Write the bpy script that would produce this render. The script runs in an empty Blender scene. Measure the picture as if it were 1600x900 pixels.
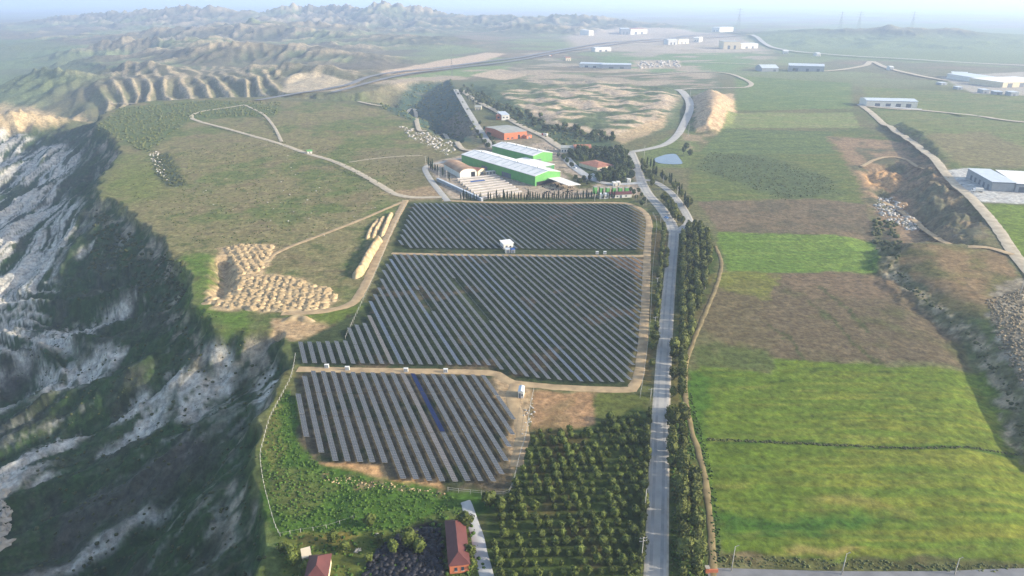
import bpy, bmesh, math, random
import numpy as np
from mathutils import Vector

random.seed(7)
RNG = np.random.default_rng(7)
scene = bpy.context.scene
COL = scene.collection

# ------------------------------------------------------------------ camera
F_PX, HZ, CAM_H = 1067.0, 1.0, 150.0          # focal length and horizon row for a 1600 px wide frame
PITCH = math.atan((450.0 - HZ) / F_PX)
cam_data = bpy.data.cameras.new('camera')
cam_data.sensor_width = 36.0
cam_data.lens = 36.0 * F_PX / 1600.0
cam_data.clip_start = 1.0
cam_data.clip_end = 90000.0
cam = bpy.data.objects.new('camera', cam_data)
COL.objects.link(cam)
cam.location = (0, 0, CAM_H)
cam.rotation_euler = (math.pi / 2 - PITCH, 0, 0)
scene.camera = cam

# ------------------------------------------------------------------ sky, sun, exposure
SUN_EL, SUN_AZ = math.radians(20.0), math.radians(99.0)   # azimuth clockwise from +Y (the view direction)
world = bpy.data.worlds.new('World')
scene.world = world
world.use_nodes = True
wn = world.node_tree
bg = wn.nodes['Background']
sky = wn.nodes.new('ShaderNodeTexSky')
sky.sky_type = 'NISHITA'
sky.sun_disc = False
sky.sun_elevation = SUN_EL
sky.sun_rotation = SUN_AZ
sky.air_density = 1.0
sky.dust_density = 2.0
wn.links.new(sky.outputs[0], bg.inputs[0])
bg.inputs[1].default_value = 0.15
sun_data = bpy.data.lights.new('sun', 'SUN')
sun_data.energy = 3.4
sun_data.angle = math.radians(0.55)
sun_data.color = (1.0, 0.9, 0.76)
sun = bpy.data.objects.new('sun', sun_data)
COL.objects.link(sun)
to_sun = Vector((math.sin(SUN_AZ) * math.cos(SUN_EL), math.cos(SUN_AZ) * math.cos(SUN_EL), math.sin(SUN_EL)))
sun.rotation_euler = to_sun.to_track_quat('Z', 'Y').to_euler()
scene.view_settings.view_transform = 'Standard'
scene.view_settings.look = 'None'
scene.view_settings.exposure = 1.26
scene.view_settings.gamma = 1.0
scene.view_settings.use_curve_mapping = False
scene.render.engine = 'CYCLES'
scene.cycles.use_denoising = True
scene.cycles.denoising_input_passes = 'RGB_ALBEDO_NORMAL'
scene.cycles.denoising_prefilter = 'NONE'
scene.cycles.max_bounces = 6
scene.cycles.diffuse_bounces = 2
scene.cycles.volume_bounces = 1
HAZE_DENSITY = 0.000165

# ------------------------------------------------------------------ numeric helpers
def lin(c):
    r = np.asarray(c, dtype=np.float64) / 255.0
    return np.where(r <= 0.04045, r / 12.92, ((r + 0.055) / 1.055) ** 2.4)
def lin4(c, k=1.0):
    v = lin(c) * k
    return (float(v[0]), float(v[1]), float(v[2]), 1.0)
def sm(a, b, x):
    t = np.clip((x - a) / (b - a), 0, 1)
    return t * t * (3 - 2 * t)
_P = np.random.default_rng(3).permutation(256).astype(np.int32)
_P = np.concatenate([_P, _P, _P])
_GA = np.random.default_rng(5).random(256) * 2 * np.pi
_GX, _GY = np.cos(_GA).astype(np.float32), np.sin(_GA).astype(np.float32)
def perlin(x, y, seed=0):
    x = np.asarray(x, dtype=np.float64); y = np.asarray(y, dtype=np.float64)
    xi = np.floor(x); yi = np.floor(y)
    xf = (x - xi).astype(np.float32); yf = (y - yi).astype(np.float32)
    X = (xi.astype(np.int64) & 255); Y = ((yi.astype(np.int64) + seed * 57) & 255)
    X1 = (X + 1) & 255; Y1 = (Y + 1) & 255
    u = xf * xf * xf * (xf * (xf * 6 - 15) + 10); v = yf * yf * yf * (yf * (yf * 6 - 15) + 10)
    s = (seed * 31) & 255
    def g(a, b, dx, dy):
        k = _P[_P[a + s] + b]
        return _GX[k] * dx + _GY[k] * dy
    n00 = g(X, Y, xf, yf); n10 = g(X1, Y, xf - 1, yf)
    n01 = g(X, Y1, xf, yf - 1); n11 = g(X1, Y1, xf - 1, yf - 1)
    a = n00 + u * (n10 - n00); b = n01 + u * (n11 - n01)
    return (a + v * (b - a)) * 1.5
def fbm(x, y, seed, octv=4, gain=0.5):
    s = 0; a = 1.0; t = 0
    for o in range(octv):
        s = s + a * perlin(x, y, seed + o); t += a
        x = x * 2.03; y = y * 2.03; a *= gain
    return s / t * 1.4
def ridged(x, y, seed, octv=4, gain=0.5):
    s = 0; a = 1.0; t = 0
    for o in range(octv):
        s = s + a * (1 - np.abs(perlin(x, y, seed + o)) * 1.6); t += a
        x = x * 2.07; y = y * 2.07; a *= gain
    return s / t

def ray(px, py):
    cp, sp = math.cos(PITCH), math.sin(PITCH)
    a = (px - 800.0) / F_PX; b = (450.0 - py) / F_PX
    return (a, cp + b * sp, -sp + b * cp)
def U(px, py, z=0.0):
    d = ray(px, py); t = (z - CAM_H) / d[2]
    return (d[0] * t, d[1] * t)
def UP(pts, z=0.0):
    return np.array([U(p[0], p[1], z) for p in pts])
def crest(px, py, D):
    d = ray(px, py); t = D / d[1]
    return (d[0] * t, D, CAM_H + d[2] * t)

def crest_h(px, py, z):
    d = ray(px, py); t = (z - CAM_H) / d[2]
    return (d[0] * t, d[1] * t, z)

def poly_sd(x, y, poly, closed=True):
    """signed distance, positive inside (closed) or unsigned distance (open)"""
    d2 = np.full(x.shape, 1e18)
    ins = np.zeros(x.shape, dtype=bool)
    n = len(poly)
    for i in range(n if closed else n - 1):
        ax, ay = poly[i][0], poly[i][1]; bx, by = poly[(i + 1) % n][0], poly[(i + 1) % n][1]
        ex, ey = bx - ax, by - ay
        L = ex * ex + ey * ey + 1e-9
        t = np.clip(((x - ax) * ex + (y - ay) * ey) / L, 0, 1)
        dx = x - ax - t * ex; dy = y - ay - t * ey
        np.minimum(d2, dx * dx + dy * dy, out=d2)
        if closed:
            c = ((ay > y) != (by > y))
            if abs(ey) > 1e-12:
                ins ^= c & (x < ex * (y - ay) / ey + ax)
    d = np.sqrt(d2)
    return np.where(ins, d, -d) if closed else d
def line_d_z(x, y, pts):
    """distance to a polyline and the interpolated third coordinate"""
    d2 = np.full(x.shape, 1e18); zz = np.zeros(x.shape); ss = np.zeros(x.shape); acc = 0.0
    for i in range(len(pts) - 1):
        ax, ay, az = pts[i]; bx, by, bz = pts[i + 1]
        ex, ey = bx - ax, by - ay
        t = np.clip(((x - ax) * ex + (y - ay) * ey) / (ex * ex + ey * ey), 0, 1)
        dd = (x - ax - t * ex) ** 2 + (y - ay - t * ey) ** 2
        m = dd < d2
        L = math.hypot(ex, ey)
        d2 = np.where(m, dd, d2); zz = np.where(m, az + t * (bz - az), zz); ss = np.where(m, acc + t * L, ss); acc += L
    return np.sqrt(d2), zz, ss

# ------------------------------------------------------------------ terrain height
CANYON = np.array(list(map(tuple, UP([(452, 1000), (428, 900), (425, 840), (408, 770), (396, 700), (412, 650), (436, 608), (452, 565),
    (436, 535), (425, 520), (395, 516), (352, 512), (312, 490), (296, 440), (285, 402), (255, 372), (222, 345), (188, 318), (152, 300), (160, 272),
    (190, 240), (180, 215), (150, 195), (166, 174), (230, 158), (330, 152), (430, 151), (520, 157), (585, 160), (632, 172),
    (655, 196), (690, 214), (720, 222), (738, 208), (728, 176), (714, 145), (700, 124), (640, 128), (560, 146), (450, 146), (412, 138)])))
    + [(-1150, 1900), (-900, 2600), (-6000, 2600), (-6000, 30)])
RIGHT_HIGH = np.array(list(map(tuple, UP([(1402, 186), (1432, 204), (1464, 236), (1462, 250), (1444, 258), (1462, 300), (1494, 350), (1520, 376), (1480, 374), (1412, 370), (1400, 396),
    (1446, 440), (1506, 474), (1572, 534), (1650, 620), (1790, 720), (2100, 1000)], 11.0))) + [(900, 60), (3000, 900), (1500, 1400)])
SOLAR_FLAT = UP([(628, 314), (985, 314), (1022, 345), (1005, 610), (830, 680), (790, 770), (480, 735), (455, 640), (465, 535), (575, 480)])
PIT_HEAPS = UP([(334, 405), (362, 400), (366, 445), (350, 468), (330, 462)])
QUARRY = UP([(1085, 150), (1125, 146), (1146, 160), (1142, 190), (1115, 208), (1085, 205), (1078, 180)])
QUARRY2 = UP([(1345, 262), (1400, 255), (1440, 262), (1500, 312), (1540, 372), (1470, 382), (1420, 345), (1380, 318)])
GULLY = UP([(1362, 372), (1388, 400), (1420, 450), (1480, 500), (1530, 552), (1562, 620), (1600, 705), (1680, 850)])
LANDFILL = UP([(745, 138), (830, 128), (960, 130), (1050, 140), (1062, 165), (1030, 195), (960, 212), (880, 200), (790, 178)])
RIDGES = [  # crest polylines (pixel, pixel, distance) with the half width of the hill
    ([crest(1180, 48, 3300), crest(1240, 43, 3200), crest(1300, 42, 3100), crest(1345, 39, 3000), crest(1390, 35, 2950), crest(1440, 37, 2950),
      crest(1490, 41, 2950), crest(1545, 50, 3000), crest(1640, 55, 3000), crest(1750, 60, 3000)], 560, 0.4),
    ([crest(400, 22, 4600), crest(450, 10, 4600), crest(505, 12, 4700), crest(560, 14, 4500), crest(608, 6, 4400), crest(645, 13, 4400), crest(700, 24, 4500), crest(760, 27, 4700)], 900, 1.3),
    ([crest(130, 22, 4800), crest(200, 20, 4700), crest(280, 12, 4600), crest(340, 13, 4500), crest(400, 22, 4500)], 700, 1.3),
    ([crest(150, 60, 2900), crest(205, 52, 2900), crest(270, 46, 2950), crest(330, 44, 2900), crest(390, 38, 2950), crest(450, 42, 2900), crest(520, 48, 2800), crest(580, 58, 2700)], 420, 1.2),
    ([crest(700, 26, 4300), crest(760, 24, 4300), crest(830, 23, 4300), crest(900, 22, 4300), crest(960, 28, 4300)], 600, 1.2),
    ([crest(300, 78, 2200), crest(380, 74, 2200), crest(440, 74, 2150), crest(510, 82, 2100), crest(560, 92, 2000)], 300, 1.2),
    ([crest(205, 128, 1420), crest(250, 122, 1430), crest(310, 119, 1450), crest(370, 120, 1450), crest(420, 123, 1450), crest(470, 128, 1450)], 210, 1.0),
    ([crest_h(40, 114, 6), crest_h(85, 102, 26), crest_h(118, 106, 22), crest_h(148, 120, 4)], 130, 1.0),
    ([crest_h(150, 110, 8), crest_h(205, 94, 30), crest_h(255, 99, 28), crest_h(315, 110, 8)], 170, 1.0),
    ([crest_h(330, 114, 8), crest_h(400, 100, 28), crest_h(460, 96, 34), crest_h(520, 104, 26), crest_h(590, 110, 8)], 180, 1.0),
    ([crest_h(230, 84, 12), crest_h(300, 75, 32), crest_h(370, 70, 42), crest_h(440, 68, 44), crest_h(510, 74, 36), crest_h(570, 82, 24), crest_h(640, 90, 8)], 230, 1.0),
    ([crest_h(110, 76, 8), crest_h(180, 63, 28), crest_h(240, 59, 38), crest_h(330, 57, 44)], 240, 1.0),
    ([crest_h(520, 60, 18), crest_h(600, 52, 38), crest_h(680, 54, 34), crest_h(745, 63, 12)], 260, 1.0),
    ([crest_h(740, 42, 24), crest_h(820, 36, 48), crest_h(900, 40, 36), crest_h(960, 46, 15)], 330, 1.0),
    ([crest_h(330, 40, 45), crest_h(400, 33, 70), crest_h(480, 35, 62), crest_h(560, 42, 40)], 380, 1.0),
    ([crest(-40, 178, 1060), crest(20, 170, 1080), crest(70, 176, 1100), crest(110, 186, 1120)], 110, 1.0),
]
FLAT_H = 0.0
def flow_uv(x, y):
    """coordinates across (u) and along (v) the run-off direction of the western slopes"""
    w = sm(260, 460, y)
    ang = math.radians(206) * (1 - w) + math.radians(279) * w
    c, s = np.cos(ang), np.sin(ang)
    wob = 9 * perlin(x / 60.0, y / 60.0, 40)
    return -x * s + y * c + wob, x * c + y * s
def canyon_parts(x, y):
    m = (x < 60 + 0.0 * y) & (x < 0.02 * y + 20)
    d = np.full(x.shape, -1e3)
    if m.any():
        d[m] = poly_sd(x[m], y[m], CANYON)
    return d
def height(x, y, full=False):
    x = np.asarray(x, dtype=np.float64); y = np.asarray(y, dtype=np.float64)
    und = 1.6 * perlin(x / 190.0, y / 190.0, 1) + 0.4 * perlin(x / 41.0, y / 41.0, 2)
    und = und * (0.35 + 0.65 * sm(600, 1100, y))
    fm = np.zeros(x.shape); k = (np.abs(x) < 200) & (y < 620)
    if k.any():
        fm[k] = sm(-25, 0, poly_sd(x[k], y[k], SOLAR_FLAT))
    h = und * (1 - fm)
    # rolling far country
    far = sm(1300, 2600, y)
    h = h + far * 10 * perlin(x / 600.0, y / 600.0, 8)
    # western canyon
    d = canyon_parts(x, y)
    e = d + 7 * fbm(x / 26.0, y / 26.0, 12, 3) * sm(0, 3, np.abs(d) + 2)
    e = np.maximum(e, 0)
    k = e > 0
    if k.any():
        xk, yk, ek = x[k], y[k], e[k]
        Dm = 76 - 46 * sm(900, 1500, yk)
        base = -Dm * (1 - np.exp(-ek / 92.0)) - 3 * sm(0, 6, ek)
        u, v = flow_uv(xk, yk)
        fl = ridged(u / 30.0, v / 210.0, 21, 3) - 0.55
        big = ridged(u / 95.0, v / 330.0, 25, 2) - 0.55
        nearm = 1 - sm(1000, 1500, yk)
        h[k] = h[k] * 0.4 + base + nearm * sm(2, 40, ek) * (8.0 * fl + 19.0 * big + 2.2 * (ridged(u / 9.0, v / 70.0, 27, 2) - 0.6)) + 1.3 * fbm(xk / 7.0, yk / 7.0, 30, 3) * nearm * sm(0, 10, ek)
    # right hand high ground with its shaded bank
    k = (x > 120) & (y < 1600)
    if k.any():
        dr = poly_sd(x[k], y[k], RIGHT_HIGH) + 8 * fbm(x[k] / 20.0, y[k] / 20.0, 50, 4, 0.6)
        h[k] += (6.5 + 4.0 * sm(330, 430, y[k])) * sm(-18, 6, dr) * (1 - sm(750, 1150, y[k]))
        gd = poly_sd(x[k], y[k], GULLY, False)
        h[k] -= 4.0 * np.exp(-(gd / 12.0) ** 2)
        q = poly_sd(x[k], y[k], QUARRY2)
        h[k] += sm(-6, 10, q) * (-3 + 7.0 * fbm(x[k] / 20.0, y[k] / 20.0, 52, 5, 0.55))
        q = poly_sd(x[k], y[k], QUARRY) + 4 * fbm(x[k] / 14.0, y[k] / 14.0, 53, 2)
        h[k] += 14 * sm(-8, 30, q)
    k = (x < -100) & (y < 460) & (y > 330) & (x > -230)
    if k.any():
        h[k] -= 6 * sm(-3, 6, poly_sd(x[k], y[k], PIT_HEAPS))
    k = (y > 800) & (y < 1700) & (np.abs(x) < 420)
    if k.any():
        q = poly_sd(x[k], y[k], LANDFILL)
        h[k] += sm(-25, 25, q) * (5 + 4 * fbm(x[k] / 45.0, y[k] / 45.0, 55, 4))
    # hills
    k = (y > 850)
    if k.any():
        xk, yk = x[k], y[k]; hk = h[k]
        n1 = ridged(xk / 260.0, yk / 260.0, 60, 4)
        n2 = ridged(xk / 85.0, yk / 120.0, 65, 3)
        n3 = ridged(xk / 34.0, yk / 75.0, 68, 2)
        for pts, w, rough in RIDGES:
            P3 = np.array(pts); near_ = (xk > P3[:, 0].min() - w * 1.6) & (xk < P3[:, 0].max() + w * 1.6) & (yk > P3[:, 1].min() - w * 1.6) & (yk < P3[:, 1].max() + w * 1.6)
            if not near_.any():
                continue
            dd = np.full(xk.shape, 1e9); zz = np.zeros(xk.shape); sl_ = np.zeros(xk.shape)
            dd[near_], zz[near_], sl_[near_] = line_d_z(xk[near_], yk[near_], pts)
            mm = dd < w * 1.5
            if not mm.any():
                continue
            ww = w * (0.75 + 0.5 * n1[mm])
            t = np.clip(1 - dd[mm] / ww, 0, 1)
            prof = t ** 1.15 * (0.62 + 0.38 * np.clip(n1[mm] * 0.5 + n2[mm] * 0.75 * rough - 0.2 + t * 0.4, 0, 1.25))
            prof = prof * (0.92 + 0.14 * n3[mm] * np.sqrt(t) * rough) if rough > 0 else prof
            tri = np.abs(np.mod((sl_[mm] + 0.35 * dd[mm] + 0.10 * w * n1[mm]) / (0.17 * w), 2.0) - 1.0)
            tri2 = np.abs(np.mod((sl_[mm] - 0.2 * dd[mm] + 0.12 * w * n2[mm]) / (0.045 * w + 6.0), 2.0) - 1.0)
            sf = np.clip(4 * t * (1 - t), 0, 1)
            prof = prof * (1 - (0.42 if rough > 0.5 else 0.25) * tri * sf) * (1 - (0.26 if rough > 0.5 else 0.12) * tri2 * sf)
            b = hk[mm]
            hk[mm] = b + np.maximum(zz[mm] - b, 0) * prof
        # fluted scarp behind the plateau: spurs run down toward the near left
        fm_ = sm(1180, 1260, yk) * (1 - sm(1440, 1480, yk)) * sm(-0.64, -0.58, xk / yk) * (1 - sm(-0.36, -0.31, xk / yk))
        if fm_.any():
            fl_ = 1 - np.abs(np.mod((xk + 0.55 * yk + 22 * perlin(xk / 60.0, yk / 200.0, 79)) / 17.0, 2.0) - 1.0)
            tt = np.clip((yk - 1200) / 240.0, 0, 1)
            hk = hk + fm_ * (fl_ - 0.3) * 11 * np.sin(np.pi * tt) ** 0.7
        # badland belt on the left
        bl = sm(1420, 1800, yk) * (1 - sm(5200, 6500, yk)) * sm(-0.80, -0.6, xk / yk + 0.1 * perlin(xk / 500.0, yk / 500.0, 77)) * (1 - sm(-0.24 + 0.11 * sm(2000, 3000, yk), -0.13 + 0.11 * sm(2000, 3000, yk), xk / yk))
        bl = bl * sm(-0.35, 0.1, perlin(xk / 700.0, yk / 500.0, 78) + 0.25 * sm(2500, 3500, yk))
        hk += bl * 26 * np.clip(ridged(xk / 330.0, yk / 420.0, 70, 5) - 0.5, 0, 1) * 1.6 * (0.85 + 0.25 * n3)
        h[k] = hk
    if full:
        return h, d, e
    return h
def H(x, y):
    return float(height(np.array([x]), np.array([y]))[0])
def T(px, py):
    """where the sight line of a pixel of the photograph meets the terrain"""
    d = ray(px, py)
    t0 = (40 - CAM_H) / d[2]; t1 = (-110 - CAM_H) / d[2]
    lo, hi = t0, t1
    for n in (130, 30):
        t = np.linspace(lo, hi, n)
        below = (CAM_H + d[2] * t) < height(d[0] * t, d[1] * t)
        i = int(np.argmax(below)) if below.any() else n - 1
        lo, hi = t[max(i - 1, 0)], t[i]
    return (d[0] * hi, d[1] * hi)
def TP(pts):
    return np.array([T(*p) for p in pts])

# ------------------------------------------------------------------ object helpers
def link(o, parent=None):
    COL.objects.link(o)
    if parent is not None:
        o.parent = parent
    return o
def tag(o, label=None, cat=None, group=None, kind=None):
    if label: o['label'] = label
    if cat: o['category'] = cat
    if group: o['group'] = group
    if kind: o['kind'] = kind
    return o
def empty(name, loc, rz=0.0):
    o = bpy.data.objects.new(name, None)
    o.empty_display_size = 1.0
    o.location = loc; o.rotation_euler = (0, 0, rz)
    return link(o)
def mesh_obj(name, verts, faces, m, parent=None, smooth=False, midx=None):
    me = bpy.data.meshes.new(name)
    me.from_pydata([tuple(v) for v in verts], [], [tuple(f) for f in faces])
    for mm in (m if isinstance(m, (list, tuple)) else [m]):
        me.materials.append(mm)
    if midx is not None:
        me.polygons.foreach_set('material_index', midx)
    if smooth:
        me.polygons.foreach_set('use_smooth', [True] * len(me.polygons))
    me.update()
    return link(bpy.data.objects.new(name, me), parent)
class MB:
    """collects boxes and prisms; build() makes one mesh object of them"""
    def __init__(s): s.v = []; s.f = []; s.m = []
    def box(s, x0, x1, y0, y1, z0, z1, mi=0):
        b = len(s.v)
        s.v += [(x0, y0, z0), (x1, y0, z0), (x1, y1, z0), (x0, y1, z0), (x0, y0, z1), (x1, y0, z1), (x1, y1, z1), (x0, y1, z1)]
        for q in ((0, 3, 2, 1), (4, 5, 6, 7), (0, 1, 5, 4), (1, 2, 6, 5), (2, 3, 7, 6), (3, 0, 4, 7)):
            s.f.append(tuple(b + i for i in q)); s.m.append(mi)
        return s
    def face(s, pts, mi=0):
        b = len(s.v); s.v += list(pts); s.f.append(tuple(range(b, b + len(pts)))); s.m.append(mi); return s
    def prism(s, pts, axis_vec, mi=0):
        """extrude a planar outline"""
        n = len(pts); b = len(s.v)
        s.v += list(pts) + [tuple(p[i] + axis_vec[i] for i in range(3)) for p in pts]
        s.f.append(tuple(b + i for i in reversed(range(n)))); s.m.append(mi)
        s.f.append(tuple(b + n + i for i in range(n))); s.m.append(mi)
        for i in range(n):
            j = (i + 1) % n
            s.f.append((b + i, b + j, b + n + j, b + n + i)); s.m.append(mi)
        return s
    def tube(s, p0, p1, r0, r1, n=6, mi=0):
        p0 = Vector(p0); p1 = Vector(p1); ax = (p1 - p0).normalized()
        a = ax.orthogonal().normalized(); c = ax.cross(a); b = len(s.v)
        for p, r in ((p0, r0), (p1, r1)):
            for i in range(n):
                t = 2 * math.pi * i / n
                s.v.append(tuple(p + a * (r * math.cos(t)) + c * (r * math.sin(t))))
        for i in range(n):
            j = (i + 1) % n
            s.f.append((b + i, b + j, b + n + j, b + n + i)); s.m.append(mi)
        s.f.append(tuple(b + i for i in reversed(range(n)))); s.m.append(mi)
        s.f.append(tuple(b + n + i for i in range(n))); s.m.append(mi)
        return s
    def build(s, name, m, parent=None, smooth=False):
        return mesh_obj(name, s.v, s.f, m, parent, smooth, s.m if any(s.m) else None)
def copy_tree(o, parent=None):
    c = o.copy(); COL.objects.link(c); c.parent = parent
    for ch in o.children:
        copy_tree(ch, c)
    return c

# ------------------------------------------------------------------ materials
ALB = 0.62      # colours below are written as they look in full sun; this scales them to base colours
def mat(name, col, rough=0.8, var=0.25, scale=0.6, metallic=0.0, spec=0.3, k=ALB, bump=0.0, col2=None):
    m = bpy.data.materials.new(name); m.use_nodes = True
    nt = m.node_tree; p = nt.nodes['Principled BSDF']
    p.inputs['Roughness'].default_value = rough
    p.inputs['Metallic'].default_value = metallic
    p.inputs['Specular IOR Level'].default_value = spec
    tc = nt.nodes.new('ShaderNodeTexCoord')
    nz = nt.nodes.new('ShaderNodeTexNoise'); nz.inputs['Scale'].default_value = scale; nz.inputs['Detail'].default_value = 5.0
    nt.links.new(tc.outputs['Object'], nz.inputs['Vector'])
    rp = nt.nodes.new('ShaderNodeValToRGB')
    c = lin4(col, k)
    c2 = lin4(col2, k) if col2 else tuple(min(1, v * (1 + var)) for v in c[:3]) + (1,)
    rp.color_ramp.elements[0].position = 0.33; rp.color_ramp.elements[1].position = 0.67
    rp.color_ramp.elements[0].color = tuple(v * (1 - var) for v in c[:3]) + (1,)
    rp.color_ramp.elements[1].color = c2
    nt.links.new(nz.outputs['Fac'], rp.inputs['Fac'])
    nt.links.new(rp.outputs['Color'], p.inputs['Base Color'])
    if bump:
        bp = nt.nodes.new('ShaderNodeBump'); bp.inputs['Strength'].default_value = bump; bp.inputs['Distance'].default_value = 0.3
        nt.links.new(nz.outputs['Fac'], bp.inputs['Height']); nt.links.new(bp.outputs['Normal'], p.inputs['Normal'])
    return m
M = {}

# ------------------------------------------------------------------ terrain mesh (one sheet to the horizon)
NC, NR = 1120, 960
s_ax = np.concatenate([np.linspace(-1.6, -1.06, 60)[:-1], np.linspace(-1.06, 1.06, NC - 119), np.linspace(1.06, 1.6, 61)[1:]])
NC = len(s_ax)
y_ax = 88.0 * np.exp(np.linspace(0, math.log(30000.0 / 88.0), NR))
GX = (s_ax[None, :] * y_ax[:, None]).ravel(); GY = np.repeat(y_ax, NC)
GH, GD, GE = height(GX, GY, True)
N = len(GX)
COLR = np.zeros((N, 3))
def setc(c): return lin(c)[None, :] * ALB
n_a = fbm(GX / 120.0, GY / 120.0, 100, 4)
n_b = fbm(GX / 28.0, GY / 28.0, 110, 4)
n_c = fbm(GX / 7.0, GY / 7.0, 120, 3)
n_d = fbm(GX / 14.0, GY / 9.0, 125, 4, 0.65)
n_s = fbm(GX / 60.0, GY / 5.0, 130, 3)          # streaks along the fields
def mix(mask, c):
    m = np.clip(mask, 0, 1)[:, None]
    COLR[:] = COLR * (1 - m) + setc(c) * m
def mixi(idx, mask, c):
    m = np.clip(mask, 0, 1)[:, None]
    COLR[idx] = COLR[idx] * (1 - m) + setc(c) * m
WX = GX + 2.2 * n_c + 2.0 * n_b; WY = GY + 2.2 * perlin(GX / 9.0, GY / 9.0, 140) + 3.0 * perlin(GX / 33.0, GY / 33.0, 141)
def region(pts, soft=2.0, warp=1.0, world=False):
    P = np.asarray(pts, dtype=float) if world else TP(pts)
    x0, y0 = P.min(0) - 30; x1, y1 = P.max(0) + 30
    idx = np.nonzero((GX > x0) & (GX < x1) & (GY > y0) & (GY < y1))[0]
    if not len(idx): return idx, np.zeros(0)
    X = GX[idx] + warp * (WX[idx] - GX[idx]); Y = GY[idx] + warp * (WY[idx] - GY[idx])
    return idx, sm(-soft, soft, poly_sd(X, Y, P))
def paint(pts, c, soft=2.0, warp=1.0, mod=None, c2=None, noise=None, lo=-0.2, hi=0.4, a=1.0):
    idx, m = region(pts, soft, warp)
    if not len(idx): return
    m = m * a
    if mod is not None: m = m * sm(lo, hi, mod[idx])
    mixi(idx, m, c)
    if c2 is not None:
        mixi(idx, m * sm(lo, hi, noise[idx]), c2)
def paintline(pts, width, c, soft=1.0, warp=0.6, a=1.0):
    P = TP(pts)
    x0, y0 = P.min(0) - 30; x1, y1 = P.max(0) + 30
    idx = np.nonzero((GX > x0) & (GX < x1) & (GY > y0) & (GY < y1))[0]
    X = GX[idx] + warp * (WX[idx] - GX[idx]); Y = GY[idx] + warp * (WY[idx] - GY[idx])
    d = poly_sd(X, Y, P, False)
    mixi(idx, a * (1 - sm(width / 2 - soft * 0.5, width / 2 + soft * 0.5, d)), c)

# general ground: scrubby olive green, bluish farmland far off
mix(np.ones(N), (118, 118, 80))
mix(sm(-0.1, 0.5, n_a), (98, 112, 62))
mix(sm(0.0, 0.5, n_b) * 0.6, (130, 122, 88))
far = sm(1000, 1900, GY)
patch = fbm(GX / 420.0, GY / 260.0, 150, 3)
mix(far, (124, 126, 100))
mix(far * sm(0.05, 0.25, patch), (134, 148, 104))
mix(far * sm(0.05, 0.3, -patch), (138, 128, 108))
mix(far * sm(0.25, 0.6, n_a) * 0.5, (150, 142, 118))
# steep faces are bare marl, alternating with grass
gx = GH.reshape(NR, NC)
dzdx = np.gradient(gx, axis=1).ravel() / np.maximum(np.gradient(GX.reshape(NR, NC), axis=1).ravel(), 1e-3)
slope = np.abs(dzdx)
hill = sm(1100, 1500, GY) * sm(3, 12, GH - 10 * far * perlin(GX / 600.0, GY / 600.0, 8))
mix(hill * 0.9, (100, 106, 84))
def gblur(A, n):
    A = A.reshape(NR, NC)
    for ax in (0, 1):
        c = np.cumsum(np.concatenate([np.repeat(A.take([0], ax), n + 1, ax), A, np.repeat(A.take([-1], ax), n, ax)], ax), axis=ax)
        A = (c.take(range(2 * n + 1, c.shape[ax]), ax) - c.take(range(0, c.shape[ax] - 2 * n - 1), ax)) / (2 * n + 1)
    return A.ravel()
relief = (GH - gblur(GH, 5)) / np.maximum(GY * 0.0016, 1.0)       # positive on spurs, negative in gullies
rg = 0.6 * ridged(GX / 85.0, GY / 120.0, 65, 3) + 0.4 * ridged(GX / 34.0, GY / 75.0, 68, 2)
left = far * (1 - sm(-0.25, -0.05, GX / GY))
mix(left * 0.85, (120, 116, 98))
mix(left * sm(0.05, 0.3, patch + 0.3 * n_a) * 0.8, (128, 142, 100))
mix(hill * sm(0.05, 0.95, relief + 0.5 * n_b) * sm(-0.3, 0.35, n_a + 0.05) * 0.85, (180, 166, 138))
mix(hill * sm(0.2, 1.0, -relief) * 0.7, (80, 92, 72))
idx, m = region(UP([(150, 170), (440, 158), (440, 112), (190, 114)], -10), 10, 1, True)
flc = 1 - np.abs(np.mod((GX[idx] + 0.55 * GY[idx] + 22 * perlin(GX[idx] / 60.0, GY[idx] / 200.0, 79)) / 17.0, 2.0) - 1.0)
mixi(idx, m * 0.85 * sm(0.5, 0.75, flc + 0.3 * n_b[idx]), (186, 172, 142))
paint([(1160, 60), (1300, 38), (1400, 33), (1620, 50), (1620, 100), (1250, 92)], (122, 138, 96), 40, 0)
mix(sm(2200, 2500, GY) * (1 - sm(3300, 3500, GY)) * sm(0.3, 0.5, GX / GY) * sm(14, 40, GH), (94, 100, 78))
mix(sm(2200, 2500, GY) * (1 - sm(3300, 3500, GY)) * sm(0.3, 0.6, GX / GY) * sm(20, 50, GH) * sm(0.3, 1.2, relief) * 0.7, (170, 160, 134))

# western canyon
dark = GE > 0
ci = np.nonzero(dark & (GY < 1600))[0]
u_, v_ = flow_uv(GX[ci], GY[ci])
e_ = GE[ci]
near = 1 - sm(900, 1300, GY[ci])
near2 = 1 - sm(980, 1180, GY[ci])
mixi(ci, near2 * sm(0, 4, e_), (60, 84, 46))
mixi(ci, near2 * sm(0, 4, e_) * sm(-0.1, 0.5, n_b[ci]) * 0.7, (84, 84, 72))
rill = ridged(u_ / 5.5, v_ / 60.0, 220, 3)
mixi(ci, sm(3, 8, e_) * near * sm(0.62, 0.86, rill + 0.25 * n_d[ci]) * 0.2, (124, 122, 110))
mixi(ci, sm(3, 8, e_) * near * sm(0.1, 0.5, n_c[ci] + 0.5 * n_d[ci]) * 0.6, (46, 60, 36))
st = ridged(u_ / 15.0, v_ / 130.0, 200, 3) + 0.45 * fbm(GX[ci] / 55.0, GY[ci] / 55.0, 205, 3) + 0.16 * n_c[ci] + 0.10 * fbm(GX[ci] / 2.6, GY[ci] / 2.6, 207, 2)
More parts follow.
